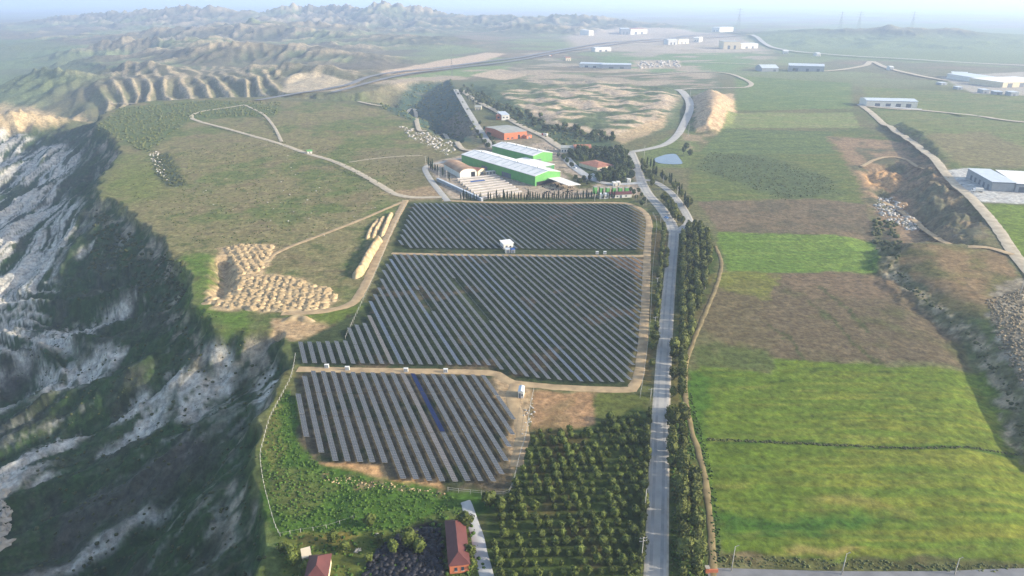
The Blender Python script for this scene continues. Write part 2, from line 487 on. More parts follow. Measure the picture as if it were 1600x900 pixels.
# white marl on the fluted wall at the far left and on the spurs below the corner
idx, mw = region([(-160, 205), (60, 222), (125, 232), (116, 262), (92, 300), (132, 330), (120, 362), (84, 430), (72, 498), (-60, 640), (-300, 640)], 8, 1.5)
full = np.zeros(N); full[idx] = mw
for pts in ([(180, 470), (215, 455), (110, 545), (20, 580), (-60, 600), (-40, 560), (60, 520)],
            [(60, 590), (130, 562), (175, 552), (205, 540), (170, 585), (85, 612), (40, 618), (-20, 690), (-40, 640)],
            [(90, 660), (135, 640), (160, 650), (125, 690), (60, 735), (20, 760), (-20, 800), (-20, 745)],
            [(205, 605), (235, 598), (225, 640), (180, 665), (170, 655)], [(250, 605), (265, 600), (262, 650), (235, 680), (180, 700), (195, 670)],
            [(268, 575), (292, 572), (285, 605), (262, 608)], [(300, 595), (335, 600), (332, 645), (300, 660), (275, 655), (272, 640)],
            [(320, 548), (352, 545), (365, 590), (345, 640), (338, 600)], [(255, 805), (262, 812), (120, 880), (40, 915), (60, 895), (150, 850)],
            [(170, 692), (235, 678), (225, 690), (165, 705)], [(100, 740), (72, 770), (40, 765), (75, 742)],
            [(425, 540), (450, 545), (448, 570), (420, 620), (405, 640), (402, 610), (430, 575)], [(120, 395), (162, 365), (150, 375), (122, 405)]):
    idx, mw = region(pts, 4, 1.6)
    full[idx] = np.maximum(full[idx], mw)
fw = full[ci] * sm(1, 8, e_)
gul = ridged(u_ / 10.0, v_ / 150.0, 230, 2)
wht = fw * sm(0.33, 0.45, st + 0.12 * (rill - 0.6)) * (1 - 0.9 * sm(0.80, 0.92, gul + 0.06 * n_c[ci])) * (1 - 0.6 * sm(0.80, 0.93, rill))
mixi(ci, wht, (192, 190, 178))
mixi(ci, wht * sm(0.45, 0.65, st) * 0.8, (214, 210, 198))
mixi(ci, (1 - full[ci]) * sm(6, 14, e_) * near * sm(0.82, 0.95, st) * 0.4, (168, 168, 156))
mixi(ci, near * sm(1, 4, e_) * (1 - sm(8, 22, e_)) * sm(0.05, 0.4, n_b[ci] + n_c[ci] * 0.5) * 0.8, (176, 166, 146))
for pts in ([(30, 545), (65, 545), (50, 580), (-10, 620), (-20, 590)], [(110, 790), (280, 690), (330, 680), (320, 730), (200, 830), (90, 860)]):
    paint(pts, (92, 88, 82), 10, 3, a=0.7)
paint([(-60, 170), (10, 160), (60, 172), (125, 180), (140, 190), (70, 198), (40, 206), (-60, 215)], (206, 184, 142), 12, 3)
paint([(0, 60), (130, 70), (150, 120), (60, 160), (-40, 160), (-40, 80)], (118, 138, 92), 60, 0, a=0.6)

# grassy plateau on the left
PLAT = [(158, 196), (190, 165), (330, 155), (520, 160), (640, 180), (690, 222), (760, 235), (640, 250), (690, 290), (628, 312), (606, 372), (560, 470), (470, 492), (320, 490), (300, 440), (250, 368), (160, 300), (195, 240)]
paint(PLAT, (140, 134, 92), 4, 1)
paint(PLAT, (112, 124, 70), 4, 1, mod=n_a + 0.5 * n_b, lo=-0.05, hi=0.45)
paint(PLAT, (128, 116, 86), 4, 1, mod=-n_b + 0.6 * n_s, lo=0.0, hi=0.7, a=0.7)
paint(PLAT, (88, 104, 52), 4, 1, mod=n_c + n_b, lo=0.25, hi=0.8, a=0.6)
paint(PLAT, (176, 158, 122), 4, 1, mod=n_c - 0.4 * n_b, lo=0.35, hi=0.8, a=0.55)
paint(PLAT, (150, 142, 96), 4, 1, mod=n_d, lo=0.0, hi=0.6, a=0.6)
paint(PLAT, (84, 96, 54), 4, 1, mod=-n_d + 0.4 * n_c, lo=0.25, hi=0.7, a=0.6)
paint([(150, 200), (190, 168), (330, 156), (440, 165), (430, 182), (300, 185), (230, 240), (180, 215)], (98, 114, 66), 8, 2, a=0.85)
paint([(160, 300), (195, 245), (262, 268), (258, 310), (200, 318)], (118, 130, 66), 22, 4, a=0.8)
paint([(285, 400), (330, 400), (322, 470), (400, 500), (395, 520), (330, 512), (298, 460)], (100, 126, 52), 7, 3)
paint([(420, 500), (470, 495), (540, 505), (540, 530), (455, 535), (430, 525)], (196, 168, 128), 2, 1.2)
paint([(470, 493), (575, 478), (545, 512), (470, 500)], (112, 128, 58), 3, 1)
paint([(575, 480), (612, 398), (640, 320), (652, 320), (625, 400), (590, 480), (550, 530)], (110, 120, 60), 2, 1)
paint([(590, 350), (545, 430), (530, 440), (560, 380)], (86, 104, 54), 4, 2)
paint([(680, 300), (620, 275), (560, 240), (600, 230), (690, 240)], (136, 128, 94), 8, 2, a=0.7)
paint([(590, 300), (700, 290), (690, 308), (640, 312)], (176, 152, 120), 5, 2, a=0.8)
paint([(238, 246), (262, 236), (292, 290), (262, 292), (240, 268)], (82, 92, 66), 3, 1.5)

paint([(600, 262), (660, 250), (700, 270), (640, 300)], (120, 118, 76), 6, 3, mod=n_c, lo=-0.2, hi=0.4)
for pts in ([(612, 299), (575, 283), (540, 268), (500, 252)], [(330, 178), (380, 176), (415, 190), (432, 212)], [(410, 216), (370, 208), (330, 198)]):
    paintline(pts, 4.0, (74, 88, 50), 3, 2, 0.8)
# ravine, earthworks and plain to the north
paint([(590, 165), (640, 130), (705, 125), (735, 180), (760, 225), (700, 218), (655, 196)], (78, 100, 82), 8, 2)
paint([(690, 190), (720, 172), (742, 195), (748, 222), (715, 215)], (142, 126, 104), 8, 3, a=0.8)
paint([(440, 150), (447, 120), (500, 112), (562, 128), (540, 142)], (196, 182, 154), 8, 1)
paint([(595, 112), (640, 104), (760, 82), (790, 84), (740, 100), (600, 118)], (212, 190, 164), 8, 2)
paint([(610, 122), (740, 104), (800, 102), (790, 112), (700, 124)], (132, 152, 98), 8, 1)
paint([(735, 118), (780, 108), (830, 116), (790, 126)], (206, 186, 158), 8, 1)
paint([(880, 58), (960, 44), (1070, 46), (1160, 58), (1200, 80), (1060, 84), (900, 78)], (190, 178, 160), 40, 1)
paint([(930, 88), (1200, 84), (1150, 112), (960, 112)], (124, 148, 98), 30, 0)
paint([(990, 96), (1062, 94), (1064, 106), (1000, 108)], (206, 190, 166), 8, 1)
paint([(720, 128), (1110, 112), (1130, 140), (1066, 150), (1066, 200), (960, 222), (880, 205), (800, 190), (740, 150)], (104, 118, 84), 10, 3)
lf = fbm(GX / 70.0, GY / 34.0, 160, 4)
paint([(760, 160), (800, 140), (960, 132), (1062, 150), (1040, 190), (960, 215), (880, 200), (800, 180)], (206, 186, 158), 10, 2, mod=lf, lo=-0.15, hi=0.1)
paint([(870, 116), (960, 118), (1050, 112), (1110, 118), (1120, 136), (900, 132)], (168, 154, 132), 10, 2, mod=lf, lo=-0.2, hi=0.2)
paint([(1082, 150), (1146, 146), (1150, 175), (1135, 205), (1085, 208)], (206, 180, 144), 3, 2)
paint([(1000, 236), (1064, 205), (1075, 180), (1085, 210), (1090, 235), (1080, 262), (1010, 262)], (116, 130, 76), 5, 2)
paint([(960, 215), (1005, 195), (1040, 180), (1040, 200), (1000, 215), (970, 225)], (200, 176, 140), 4, 2, a=0.8)

bare = fbm(GX / 160.0, GY / 110.0, 162, 4)
paint([(560, 132), (700, 112), (900, 96), (1110, 104), (1120, 128), (900, 135), (720, 130)], (182, 168, 144), 14, 3, mod=bare, lo=-0.1, hi=0.25)
paint([(800, 84), (1000, 68), (1200, 74), (1210, 92), (1000, 100), (820, 104)], (176, 166, 146), 30, 3, mod=bare, lo=0.0, hi=0.3)
paint([(1060, 205), (1090, 200), (1140, 205), (1110, 232), (1075, 236)], (168, 150, 118), 6, 3, mod=n_b, lo=-0.2, hi=0.3)
# factory compound
paint([(664, 256), (740, 238), (770, 225), (840, 215), (890, 232), (985, 240), (1005, 290), (1000, 305), (760, 312), (705, 312)], (188, 172, 150), 3, 1)
paint([(880, 240), (985, 236), (990, 285), (930, 290), (900, 265)], (96, 108, 66), 3, 2)
paint([(870, 262), (905, 280), (930, 286), (930, 296), (905, 296)], (100, 104, 64), 3, 2)
paint([(705, 310), (985, 308), (1012, 330), (1020, 345), (985, 318), (700, 316)], (104, 112, 66), 2, 1)
paint([(720, 240), (820, 200), (850, 222), (770, 240)], (150, 140, 116), 5, 2)
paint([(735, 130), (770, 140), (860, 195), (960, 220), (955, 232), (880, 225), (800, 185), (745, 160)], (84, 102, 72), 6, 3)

# solar field ground
paint([(628, 316), (985, 316), (1015, 345), (1002, 612), (830, 606), (470, 580), (466, 536), (575, 480), (612, 396)], (72, 84, 52), 2, 1)
paint([(628, 316), (985, 316), (1015, 345), (1002, 612), (830, 606), (470, 580), (466, 536), (575, 480), (612, 396)], (122, 106, 80), 2, 1, mod=n_b + 0.4 * n_c, lo=0.25, hi=0.7)
paint([(985, 320), (1022, 340), (1010, 600), (985, 606), (1000, 400)], (128, 118, 78), 2, 1)
paint([(466, 580), (780, 584), (832, 606), (822, 660), (795, 765), (700, 770), (590, 745), (505, 728), (462, 690)], (112, 102, 80), 2, 1)
paint([(466, 580), (780, 584), (832, 606), (822, 660), (795, 765), (700, 770), (590, 745), (505, 728), (462, 690)], (76, 84, 54), 2, 1, mod=n_b + 0.5 * n_c, lo=0.0, hi=0.5)
paint([(500, 722), (590, 728), (600, 748), (680, 752), (700, 765), (620, 766), (540, 750)], (206, 166, 118), 1.2, 0.6)
paint([(775, 590), (832, 606), (822, 665), (800, 740), (790, 690), (810, 650), (770, 620)], (192, 166, 128), 1.5, 0.8)
paint([(832, 612), (930, 614), (928, 664), (832, 672)], (178, 144, 106), 1.2, 0.8)
paint([(832, 612), (930, 614), (928, 664), (832, 672)], (142, 124, 86), 1.2, 0.8, mod=n_b, lo=0.1, hi=0.6, a=0.7)
paint([(928, 616), (1015, 616), (1010, 665), (928, 665)], (104, 112, 56), 1.5, 0.8)
paint([(1000, 400), (1012, 400), (1018, 600), (996, 600)], (120, 112, 74), 1.5, 1)
paint([(945, 400), (1006, 402), (1002, 440), (985, 425)], (166, 138, 104), 2, 1)
# orchard and roadside belts
ORCH = [(836, 668), (928, 664), (1014, 630), (1010, 960), (745, 960), (760, 800), (796, 770), (815, 720)]
paint([(340, 470), (318, 468), (345, 440), (338, 390), (380, 380), (428, 382), (412, 428), (470, 438), (530, 466), (505, 486), (430, 489), (330, 482)], (206, 180, 140), 3, 1.5)
paint(ORCH, (78, 94, 44), 1.5, 0.8)
paint(ORCH, (118, 100, 64), 1.5, 0.8, mod=n_b + n_c * 0.4, lo=0.2, hi=0.7, a=0.6)
paint([(1058, 360), (1110, 365), (1120, 400), (1112, 450), (1085, 520), (1066, 580), (1070, 640), (1090, 720), (1106, 800), (1116, 960), (1040, 960), (1048, 640)], (78, 96, 44), 1.5, 0.8, c2=(112, 108, 60), noise=n_b)
paint([(1018, 330), (1046, 352), (1044, 420), (1022, 560), (1012, 640), (1004, 640), (1016, 400)], (100, 108, 54), 1.5, 0.8, c2=(128, 112, 70), noise=n_b)
# lush weeds and the yard in front
paint([(404, 700), (420, 645), (448, 600), (466, 640), (462, 690), (505, 730), (590, 748), (700, 770), (796, 772), (745, 812), (720, 800), (600, 832), (430, 840), (412, 770)], (84, 116, 44), 1.5, 1)
paint([(404, 700), (420, 645), (448, 600), (466, 640), (462, 690), (505, 730), (590, 748), (700, 770), (796, 772), (745, 812), (720, 800), (600, 832), (430, 840), (412, 770)], (58, 88, 34), 1.5, 1, mod=n_c + n_b, lo=0.0, hi=0.6)
paint([(440, 720), (520, 760), (490, 800), (440, 790)], (120, 122, 70), 3, 2, a=0.6)
paint([(404, 690), (412, 650), (448, 600), (455, 570), (466, 580), (430, 660), (440, 700), (420, 760)], (132, 128, 72), 1.5, 1.5, a=0.7)
paint([(430, 836), (600, 830), (700, 806), (745, 820), (760, 960), (445, 960)], (104, 114, 54), 1.5, 1, c2=(70, 90, 40), noise=n_b)
paint([(460, 838), (560, 832), (545, 848), (470, 852)], (146, 134, 66), 1.5, 1)
paint([(560, 960), (590, 850), (640, 825), (690, 822), (696, 900), (690, 960)], (44, 42, 46), 1.2, 1)
paint([(500, 742), (700, 768), (745, 800), (720, 795), (640, 775), (540, 762)], (158, 138, 100), 1.0, 1.5, mod=n_c, lo=-0.1, hi=0.4, a=0.8)

# fields on the right
paint([(1085, 238), (1340, 205), (1352, 318), (1092, 318), (1075, 300)], (106, 120, 66), 3, 1, c2=(122, 126, 74), noise=n_s)
paint([(1085, 262), (1110, 236), (1200, 244), (1300, 280), (1312, 304), (1225, 316), (1165, 292)], (94, 108, 68), 14, 4)
paint([(1138, 172), (1330, 176), (1345, 200), (1130, 200)], (132, 146, 88), 3, 1, c2=(146, 148, 100), noise=n_s)
paint([(1150, 118), (1330, 130), (1330, 170), (1150, 172)], (106, 130, 76), 6, 1, c2=(128, 142, 86), noise=n_s)
paint([(1130, 200), (1300, 206), (1300, 240), (1090, 240)], (112, 128, 76), 3, 1, c2=(94, 112, 70), noise=n_s)
paint([(1090, 315), (1270, 311), (1352, 318), (1366, 376), (1230, 368), (1122, 362)], (128, 114, 90), 2, 1, c2=(112, 104, 82), noise=n_b)
paint([(1120, 362), (1230, 366), (1366, 378), (1372, 426), (1210, 426), (1135, 424)], (108, 136, 58), 1.5, 0.8, c2=(122, 146, 66), noise=n_s)
paint([(1120, 424), (1210, 425), (1392, 426), (1440, 472), (1500, 522), (1512, 574), (1300, 568), (1205, 560), (1110, 520), (1088, 505)], (116, 104, 80), 2, 1)
paint([(1120, 424), (1210, 425), (1392, 426), (1440, 472), (1500, 522), (1512, 574), (1300, 568), (1205, 560), (1110, 520), (1088, 505)], (98, 98, 64), 2, 1, mod=n_b + n_a, lo=0.0, hi=0.6)
paint([(1120, 424), (1215, 426), (1200, 470), (1120, 450)], (126, 130, 62), 2, 2)
paint([(1200, 428), (1390, 430), (1400, 455), (1280, 470)], (132, 114, 90), 3, 2, a=0.8)
paint([(1085, 440), (1200, 440), (1190, 540), (1090, 560)], (118, 110, 74), 8, 4, a=0.4)
paint([(1084, 540), (1150, 528), (1190, 536), (1208, 560), (1200, 584), (1090, 574), (1076, 560)], (94, 108, 56), 4, 3, a=0.85)
for pts in ([(1262, 470), (1300, 500), (1345, 545), (1375, 572)], [(1200, 505), (1240, 540), (1255, 560)], [(1290, 452), (1330, 490), (1360, 520)]):
    paintline(pts, 2.2, (78, 90, 50), 1.5, 1.5, 0.8)
BRIGHT = [(1066, 640), (1080, 582), (1100, 572), (1205, 584), (1208, 558), (1300, 567), (1400, 574), (1545, 576), (1570, 640), (1612, 700), (1700, 880), (1640, 885), (1135, 866), (1112, 800), (1100, 720)]
paint(BRIGHT, (106, 128, 44), 1.2, 0.7)
paint(BRIGHT, (132, 140, 52), 1.2, 0.7, mod=n_s + 0.5 * n_a, lo=-0.1, hi=0.6)
paint(BRIGHT, (86, 114, 42), 1.2, 0.7, mod=n_s - 0.6 * n_a, lo=0.1, hi=0.7, a=0.9)
paint(BRIGHT, (156, 150, 78), 1.2, 0.7, mod=fbm(GX / 30.0, GY / 2.6, 170, 2) - 0.2 * n_a, lo=0.5, hi=0.8, a=0.4)
paint(BRIGHT, (150, 148, 70), 1.2, 0.7, mod=fbm(GX / 90.0, GY / 1.7, 175, 2), lo=0.1, hi=0.6, a=0.3)
paint(BRIGHT, (72, 100, 36), 1.2, 0.7, mod=fbm(GX / 50.0 + 9, GY / 1.5, 178, 2), lo=0.15, hi=0.6, a=0.3)
paint([(1110, 800), (1300, 806), (1420, 820), (1300, 832), (1130, 832)], (68, 108, 40), 3, 1.5, a=0.85)
paint([(1240, 772), (1330, 770), (1400, 790), (1440, 806), (1300, 796)], (160, 148, 80), 4, 2, a=0.6)
paint([(1215, 852), (1320, 850), (1350, 858), (1230, 862)], (172, 152, 92), 1.5, 1, a=0.7)
paint([(1080, 575), (1110, 590), (1100, 700), (1122, 800), (1128, 860), (1110, 850), (1095, 720), (1066, 640)], (78, 116, 40), 2, 1, a=0.8)
paintline([(1105, 687), (1250, 693), (1420, 701), (1600, 710)], 1.5, (62, 92, 34), 0.8, 0.7, 0.85)
paint([(1130, 866), (1640, 885), (1660, 900), (1130, 892)], (98, 100, 58), 1.0, 0.8, c2=(142, 126, 92), noise=n_b)
# high ground, quarry and slopes at the right
paint([(1345, 135), (1620, 150), (1620, 255), (1500, 260), (1440, 215), (1370, 175)], (130, 134, 84), 6, 1, c2=(108, 128, 72), noise=n_s)
paint([(1440, 210), (1540, 205), (1620, 240), (1620, 262), (1500, 258)], (138, 128, 92), 6, 2, a=0.8)
paint([(1290, 212), (1430, 215), (1480, 262), (1545, 372), (1400, 384), (1360, 330), (1330, 262)], (160, 136, 106), 4, 2)
paint([(1290, 212), (1430, 215), (1480, 262), (1545, 372), (1400, 384), (1360, 330), (1330, 262)], (108, 108, 80), 4, 2, mod=n_b, lo=-0.1, hi=0.4)
paint([(1350, 272), (1395, 266), (1410, 280), (1385, 298), (1352, 290)], (206, 166, 118), 4, 2)
paint([(1420, 300), (1450, 275), (1500, 310), (1545, 370), (1500, 380), (1440, 350)], (110, 110, 86), 5, 2, c2=(150, 132, 104), noise=n_b)
paint([(1405, 388), (1560, 392), (1590, 430), (1560, 500), (1500, 485), (1440, 450), (1400, 412)], (148, 126, 92), 2, 1.5, c2=(118, 114, 70), noise=n_b)
paint([(1560, 440), (1640, 430), (1640, 640), (1600, 620), (1560, 540), (1548, 490)], (132, 124, 104), 2, 1.5, c2=(176, 166, 144), noise=n_c)
paint([(1366, 378), (1398, 405), (1442, 455), (1500, 490), (1556, 550), (1592, 640), (1640, 780), (1600, 740), (1560, 640), (1530, 560), (1430, 470), (1385, 425)], (112, 112, 78), 2, 1.5, c2=(182, 168, 138), noise=n_c + 0.5 * n_d)
paint([(1540, 318), (1620, 322), (1640, 430), (1600, 420), (1560, 360)], (116, 138, 52), 1.5, 0.8)
paint([(1475, 268), (1512, 262), (1560, 288), (1620, 300), (1620, 320), (1530, 316), (1490, 295)], (206, 206, 200), 1.2, 0.3)
paint([(1470, 120), (1620, 110), (1620, 150), (1520, 146)], (186, 180, 166), 6, 1)

me = bpy.data.meshes.new('ground')
me.vertices.add(N)
me.vertices.foreach_set('co', np.stack([GX, GY, GH], 1).astype(np.float32).ravel())
r, c = np.meshgrid(np.arange(NR - 1), np.arange(NC - 1), indexing='ij')
q = (r * NC + c).ravel()
quads = np.stack([q, q + 1, q + NC + 1, q + NC], 1).astype(np.int32)
nq = len(quads)
me.loops.add(nq * 4); me.polygons.add(nq)
me.loops.foreach_set('vertex_index', quads.ravel())
me.polygons.foreach_set('loop_start', np.arange(0, nq * 4, 4, dtype=np.int32))
me.update(calc_edges=True)
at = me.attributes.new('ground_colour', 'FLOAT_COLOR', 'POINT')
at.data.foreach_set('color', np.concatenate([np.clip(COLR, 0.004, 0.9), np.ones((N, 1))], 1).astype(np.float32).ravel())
me.polygons.foreach_set('use_smooth', np.ones(nq, dtype=bool))
gm = bpy.data.materials.new('ground'); gm.use_nodes = True
nt = gm.node_tree; P_ = nt.nodes['Principled BSDF']
P_.inputs['Roughness'].default_value = 1.0; P_.inputs['Specular IOR Level'].default_value = 0.08
an = nt.nodes.new('ShaderNodeAttribute'); an.attribute_name = 'ground_colour'
geo = nt.nodes.new('ShaderNodeNewGeometry')
def gnoise(scale, detail, rough=0.6):
    n = nt.nodes.new('ShaderNodeTexNoise'); n.inputs['Scale'].default_value = scale
    n.inputs['Detail'].default_value = detail; n.inputs['Roughness'].default_value = rough
    nt.links.new(geo.outputs['Position'], n.inputs['Vector']); return n
na = gnoise(0.35, 6, 0.7); nb = gnoise(0.09, 3)
def remap(sock, a, b, lo, hi):
    n = nt.nodes.new('ShaderNodeMapRange'); n.inputs['From Min'].default_value = a; n.inputs['From Max'].default_value = b
    n.inputs['To Min'].default_value = lo; n.inputs['To Max'].default_value = hi
    nt.links.new(sock, n.inputs['Value']); return n.outputs[0]
def mul(a, b):
    n = nt.nodes.new('ShaderNodeMath'); n.operation = 'MULTIPLY'
    nt.links.new(a, n.inputs[0]); nt.links.new(b, n.inputs[1]); return n.outputs[0]
nd = gnoise(0.16, 5, 0.75)
fac = mul(mul(remap(na.outputs['Fac'], 0.3, 0.7, 0.5, 1.5), remap(nb.outputs['Fac'], 0.3, 0.7, 0.84, 1.16)), remap(nd.outputs['Fac'], 0.3, 0.7, 0.7, 1.3))
vm = nt.nodes.new('ShaderNodeVectorMath'); vm.operation = 'SCALE'
nt.links.new(an.outputs['Color'], vm.inputs[0]); nt.links.new(fac, vm.inputs['Scale'])
tint = nt.nodes.new('ShaderNodeMix'); tint.data_type = 'RGBA'; tint.blend_type = 'MULTIPLY'
ne = gnoise(0.22, 4, 0.7)
nt.links.new(remap(ne.outputs['Fac'], 0.45, 0.68, 0.0, 0.5), tint.inputs['Factor'])
nt.links.new(vm.outputs[0], tint.inputs['A']); tint.inputs['B'].default_value = (1.16, 1.0, 0.82, 1)
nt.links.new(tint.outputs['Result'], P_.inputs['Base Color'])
bp = nt.nodes.new('ShaderNodeBump'); bp.inputs['Strength'].default_value = 0.55; bp.inputs['Distance'].default_value = 0.8
nt.links.new(na.outputs['Fac'], bp.inputs['Height']); nt.links.new(bp.outputs['Normal'], P_.inputs['Normal'])
me.materials.append(gm)
ground = link(bpy.data.objects.new('ground', me)); tag(ground, kind='structure')

# from here on heights are read off the finished terrain sheet, so that things stand on it
height_exact = height
GHG = GH.reshape(NR, NC)
def height(x, y, full=False):
    x = np.asarray(x, dtype=np.float64); y = np.asarray(y, dtype=np.float64)
    yy = np.clip(y, y_ax[0], y_ax[-1] * 0.9999)
    r = np.clip(np.searchsorted(y_ax, yy, side='right') - 1, 0, NR - 2)
    fr = (yy - y_ax[r]) / (y_ax[r + 1] - y_ax[r])
    s = np.clip(x / yy, s_ax[0], s_ax[-1] * 0.9999)
    c = np.clip(np.searchsorted(s_ax, s, side='right') - 1, 0, NC - 2)
    fc = (s - s_ax[c]) / (s_ax[c + 1] - s_ax[c])
    return (GHG[r, c] * (1 - fc) + GHG[r, c + 1] * fc) * (1 - fr) + (GHG[r + 1, c] * (1 - fc) + GHG[r + 1, c + 1] * fc) * fr

# ------------------------------------------------------------------ roads, tracks, pond
M['road'] = mat('road_concrete', (196, 192, 182), 0.85, 0.12, 0.15)
M['wear'] = mat('worn_wheel_track', (178, 176, 170), 0.8, 0.14, 0.2)
M['shoulder'] = mat('road_shoulder', (206, 196, 176), 0.95, 0.2, 0.4)
M['asphalt'] = mat('asphalt', (142, 142, 142), 0.9, 0.15, 0.2)
M['dirt'] = mat('dirt_track', (196, 170, 130), 1.0, 0.22, 0.25)
M['dirt_pale'] = mat('pale_dirt_track', (204, 190, 164), 1.0, 0.2, 0.2)
M['dirt_dull'] = mat('faint_track', (150, 134, 94), 1.0, 0.25, 0.25)
M['slab'] = mat('concrete_slab', (202, 202, 198), 0.85, 0.12, 0.3)
def smooth_path(P, step):
    P = [np.array(p, dtype=float) for p in P]
    Q = [2 * P[0] - P[1]] + P + [2 * P[-1] - P[-2]]
    out = []
    for i in range(1, len(Q) - 2):
        a, b, c, d = Q[i - 1], Q[i], Q[i + 1], Q[i + 2]
        n = max(2, int(np.linalg.norm(c - b) / step))
        for k in range(n):
            t = k / n
            out.append(0.5 * ((2 * b) + (c - a) * t + (2 * a - 5 * b + 4 * c - d) * t * t + (3 * b - a - 3 * c + d) * t ** 3))
    out.append(P[-1])
    return np.array(out)
_lift = [0.0]
def road(name, pts, width, m, lift=0.08, jitter=0.0, shoulder=None, step=None, world=False):
    P = np.asarray(pts, float) if world else TP(pts)
    w0, w1 = (width if isinstance(width, tuple) else (width, width))
    st = step or max(2.5, float(np.mean(P[:, 1])) * 0.008)
    C = smooth_path(P, st)
    tg = np.gradient(C, axis=0); tg /= np.linalg.norm(tg, axis=1)[:, None] + 1e-9
    nr = np.stack([tg[:, 1], -tg[:, 0]], 1)
    n = len(C); wid = np.linspace(w0, w1, n)
    offs = [-0.5, -0.41, -0.29, -0.15, 0.0, 0.15, 0.29, 0.41, 0.5] if shoulder else [-0.5, -0.38, 0.0, 0.38, 0.5]
    no = len(offs)
    _lift[0] += 0.004
    hh = np.max([height((C + nr * (o * wid)[:, None])[:, 0], (C + nr * (o * wid)[:, None])[:, 1]) for o in (-0.5, 0.0, 0.5)], axis=0)
    kk = min(9, n // 2 * 2 - 1) if n > 3 else 1
    hs = np.convolve(np.pad(hh, kk // 2, mode='edge'), np.ones(kk) / kk, 'valid')[:n]
    V = []; jl = 1 + jitter * perlin(C[:, 0] / 6.0, C[:, 1] / 6.0, 80); jr = 1 + jitter * perlin(C[:, 0] / 6.0 + 40, C[:, 1] / 6.0, 81)
    for o in offs:
        p = C + nr * (o * wid * (jl if o < 0 else jr))[:, None]
        z = hs + lift + _lift[0] + np.hypot(p[:, 0], p[:, 1]) * 0.00022 - (0.14 if abs(o) == 0.5 else 0)
        V.append(np.stack([p[:, 0], p[:, 1], z], 1))
    V = np.stack(V, 1).reshape(-1, 3)
    f = []; mi = []
    for i in range(n - 1):
        for k in range(no - 1):
            a = i * no + k
            f.append((a, a + 1, a + no + 1, a + no)); mi.append((1, 0, 2, 0, 0, 2, 0, 1)[k] if shoulder else 0)
    return tag(mesh_obj(name, V, f, [m, shoulder, M['wear']] if shoulder else m, None, True, mi if shoulder else None), kind='structure')
MAIN = [(1012, 1250), (1021, 990), (1023, 930), (1025, 900), (1029, 760), (1033, 640), (1040, 520), (1047, 430), (1052, 380), (1053, 360)]
road('main_road', MAIN, 7.0, M['road'], 0.1, 0, M['shoulder'])
road('compound_road', [(1053, 362), (1046, 345), (1030, 322), (1014, 305), (1004, 288), (997, 268), (991, 250), (986, 238)], (8.5, 9), M['road'], 0.1, 0, M['shoulder'])
road('loop_road', [(1055, 364), (1068, 356), (1076, 348), (1074, 338), (1062, 318), (1048, 301), (1030, 288), (1016, 282), (1004, 282)], 6.5, M['road'], 0.1, 0, M['shoulder'])
road('hill_road', [(986, 238), (1010, 234), (1040, 226), (1058, 212), (1068, 195), (1077, 175), (1076, 158), (1066, 145), (1058, 141)], (8, 14), M['road'], 0.5)
road('upper_road', [(1058, 141), (1090, 139), (1140, 138), (1165, 137), (1174, 132), (1162, 124), (1140, 116), (1110, 113), (1070, 114), (1000, 118), (930, 120)], 9, M['dirt_pale'], 0.8)
road('perimeter_track', [(692, 313), (760, 316), (860, 317), (960, 317), (988, 321), (1006, 331), (1014, 347), (1012, 380), (1010, 430), (1008, 480), (1004, 540), (999, 580), (990, 604), (978, 609), (900, 607), (835, 602), (800, 598), (782, 588), (768, 583), (700, 581), (600, 579), (465, 577)], 4.6, M['dirt'], 0.08, 0.2)
road('field_track', [(612, 396), (700, 398), (800, 399), (900, 400), (1006, 400)], 3.6, M['dirt'], 0.08, 0.2)
road('kiosk_track', [(806, 600), (800, 625), (812, 655), (818, 680), (806, 730)], 5, M['dirt'], 0.08, 0.35)
road('plateau_track', [(690, 308), (650, 309), (622, 305), (596, 291), (560, 270), (520, 252), (480, 240), (440, 226), (400, 214), (350, 200), (312, 190), (299, 183), (312, 175), (345, 170), (382, 164)], (6.5, 5.5), M['dirt_pale'], 0.15, 0.25)
road('rim_track', [(634, 313), (620, 340), (600, 380), (580, 425), (565, 455), (552, 473), (530, 482), (490, 488), (440, 490)], 5.2, M['dirt'], 0.1, 0.25)
road('heap_track', [(628, 316), (600, 328), (560, 345), (500, 368), (455, 385), (428, 398), (420, 408)], 3.6, M['dirt'], 0.1, 0.25)
road('concrete_lane', [(700, 315), (686, 298), (672, 280), (664, 264), (672, 258), (700, 252), (735, 245), (770, 240)], 5.5, M['road'], 0.1)
road('ravine_track', [(770, 240), (752, 238), (728, 236), (715, 225), (690, 214), (664, 205), (652, 195), (650, 180), (640, 172), (600, 165), (560, 160)], 6, M['dirt_pale'], 1.2, 0.15)
road('straight_road', [(768, 232), (756, 213), (742, 192), (726, 165), (712, 142)], (8, 9), M['road'], 0.7)
road('terrace_road', [(890, 240), (868, 226), (850, 214), (820, 200), (796, 187), (770, 172), (740, 155), (722, 142)], 9, M['dirt_pale'], 0.5)
road('highway_lane', [(400, 158), (470, 147), (540, 136), (580, 120), (640, 112), (720, 103), (800, 93), (860, 82), (920, 72), (1000, 64), (1070, 58), (1150, 53), (1260, 47)], (12, 26), M['asphalt'], 3.0)
road('highway_lane', [(520, 148), (580, 130), (640, 117), (720, 107), (800, 97), (860, 86), (930, 75), (1000, 67), (1080, 61), (1160, 56)], (10, 24), M['asphalt'], 3.0)
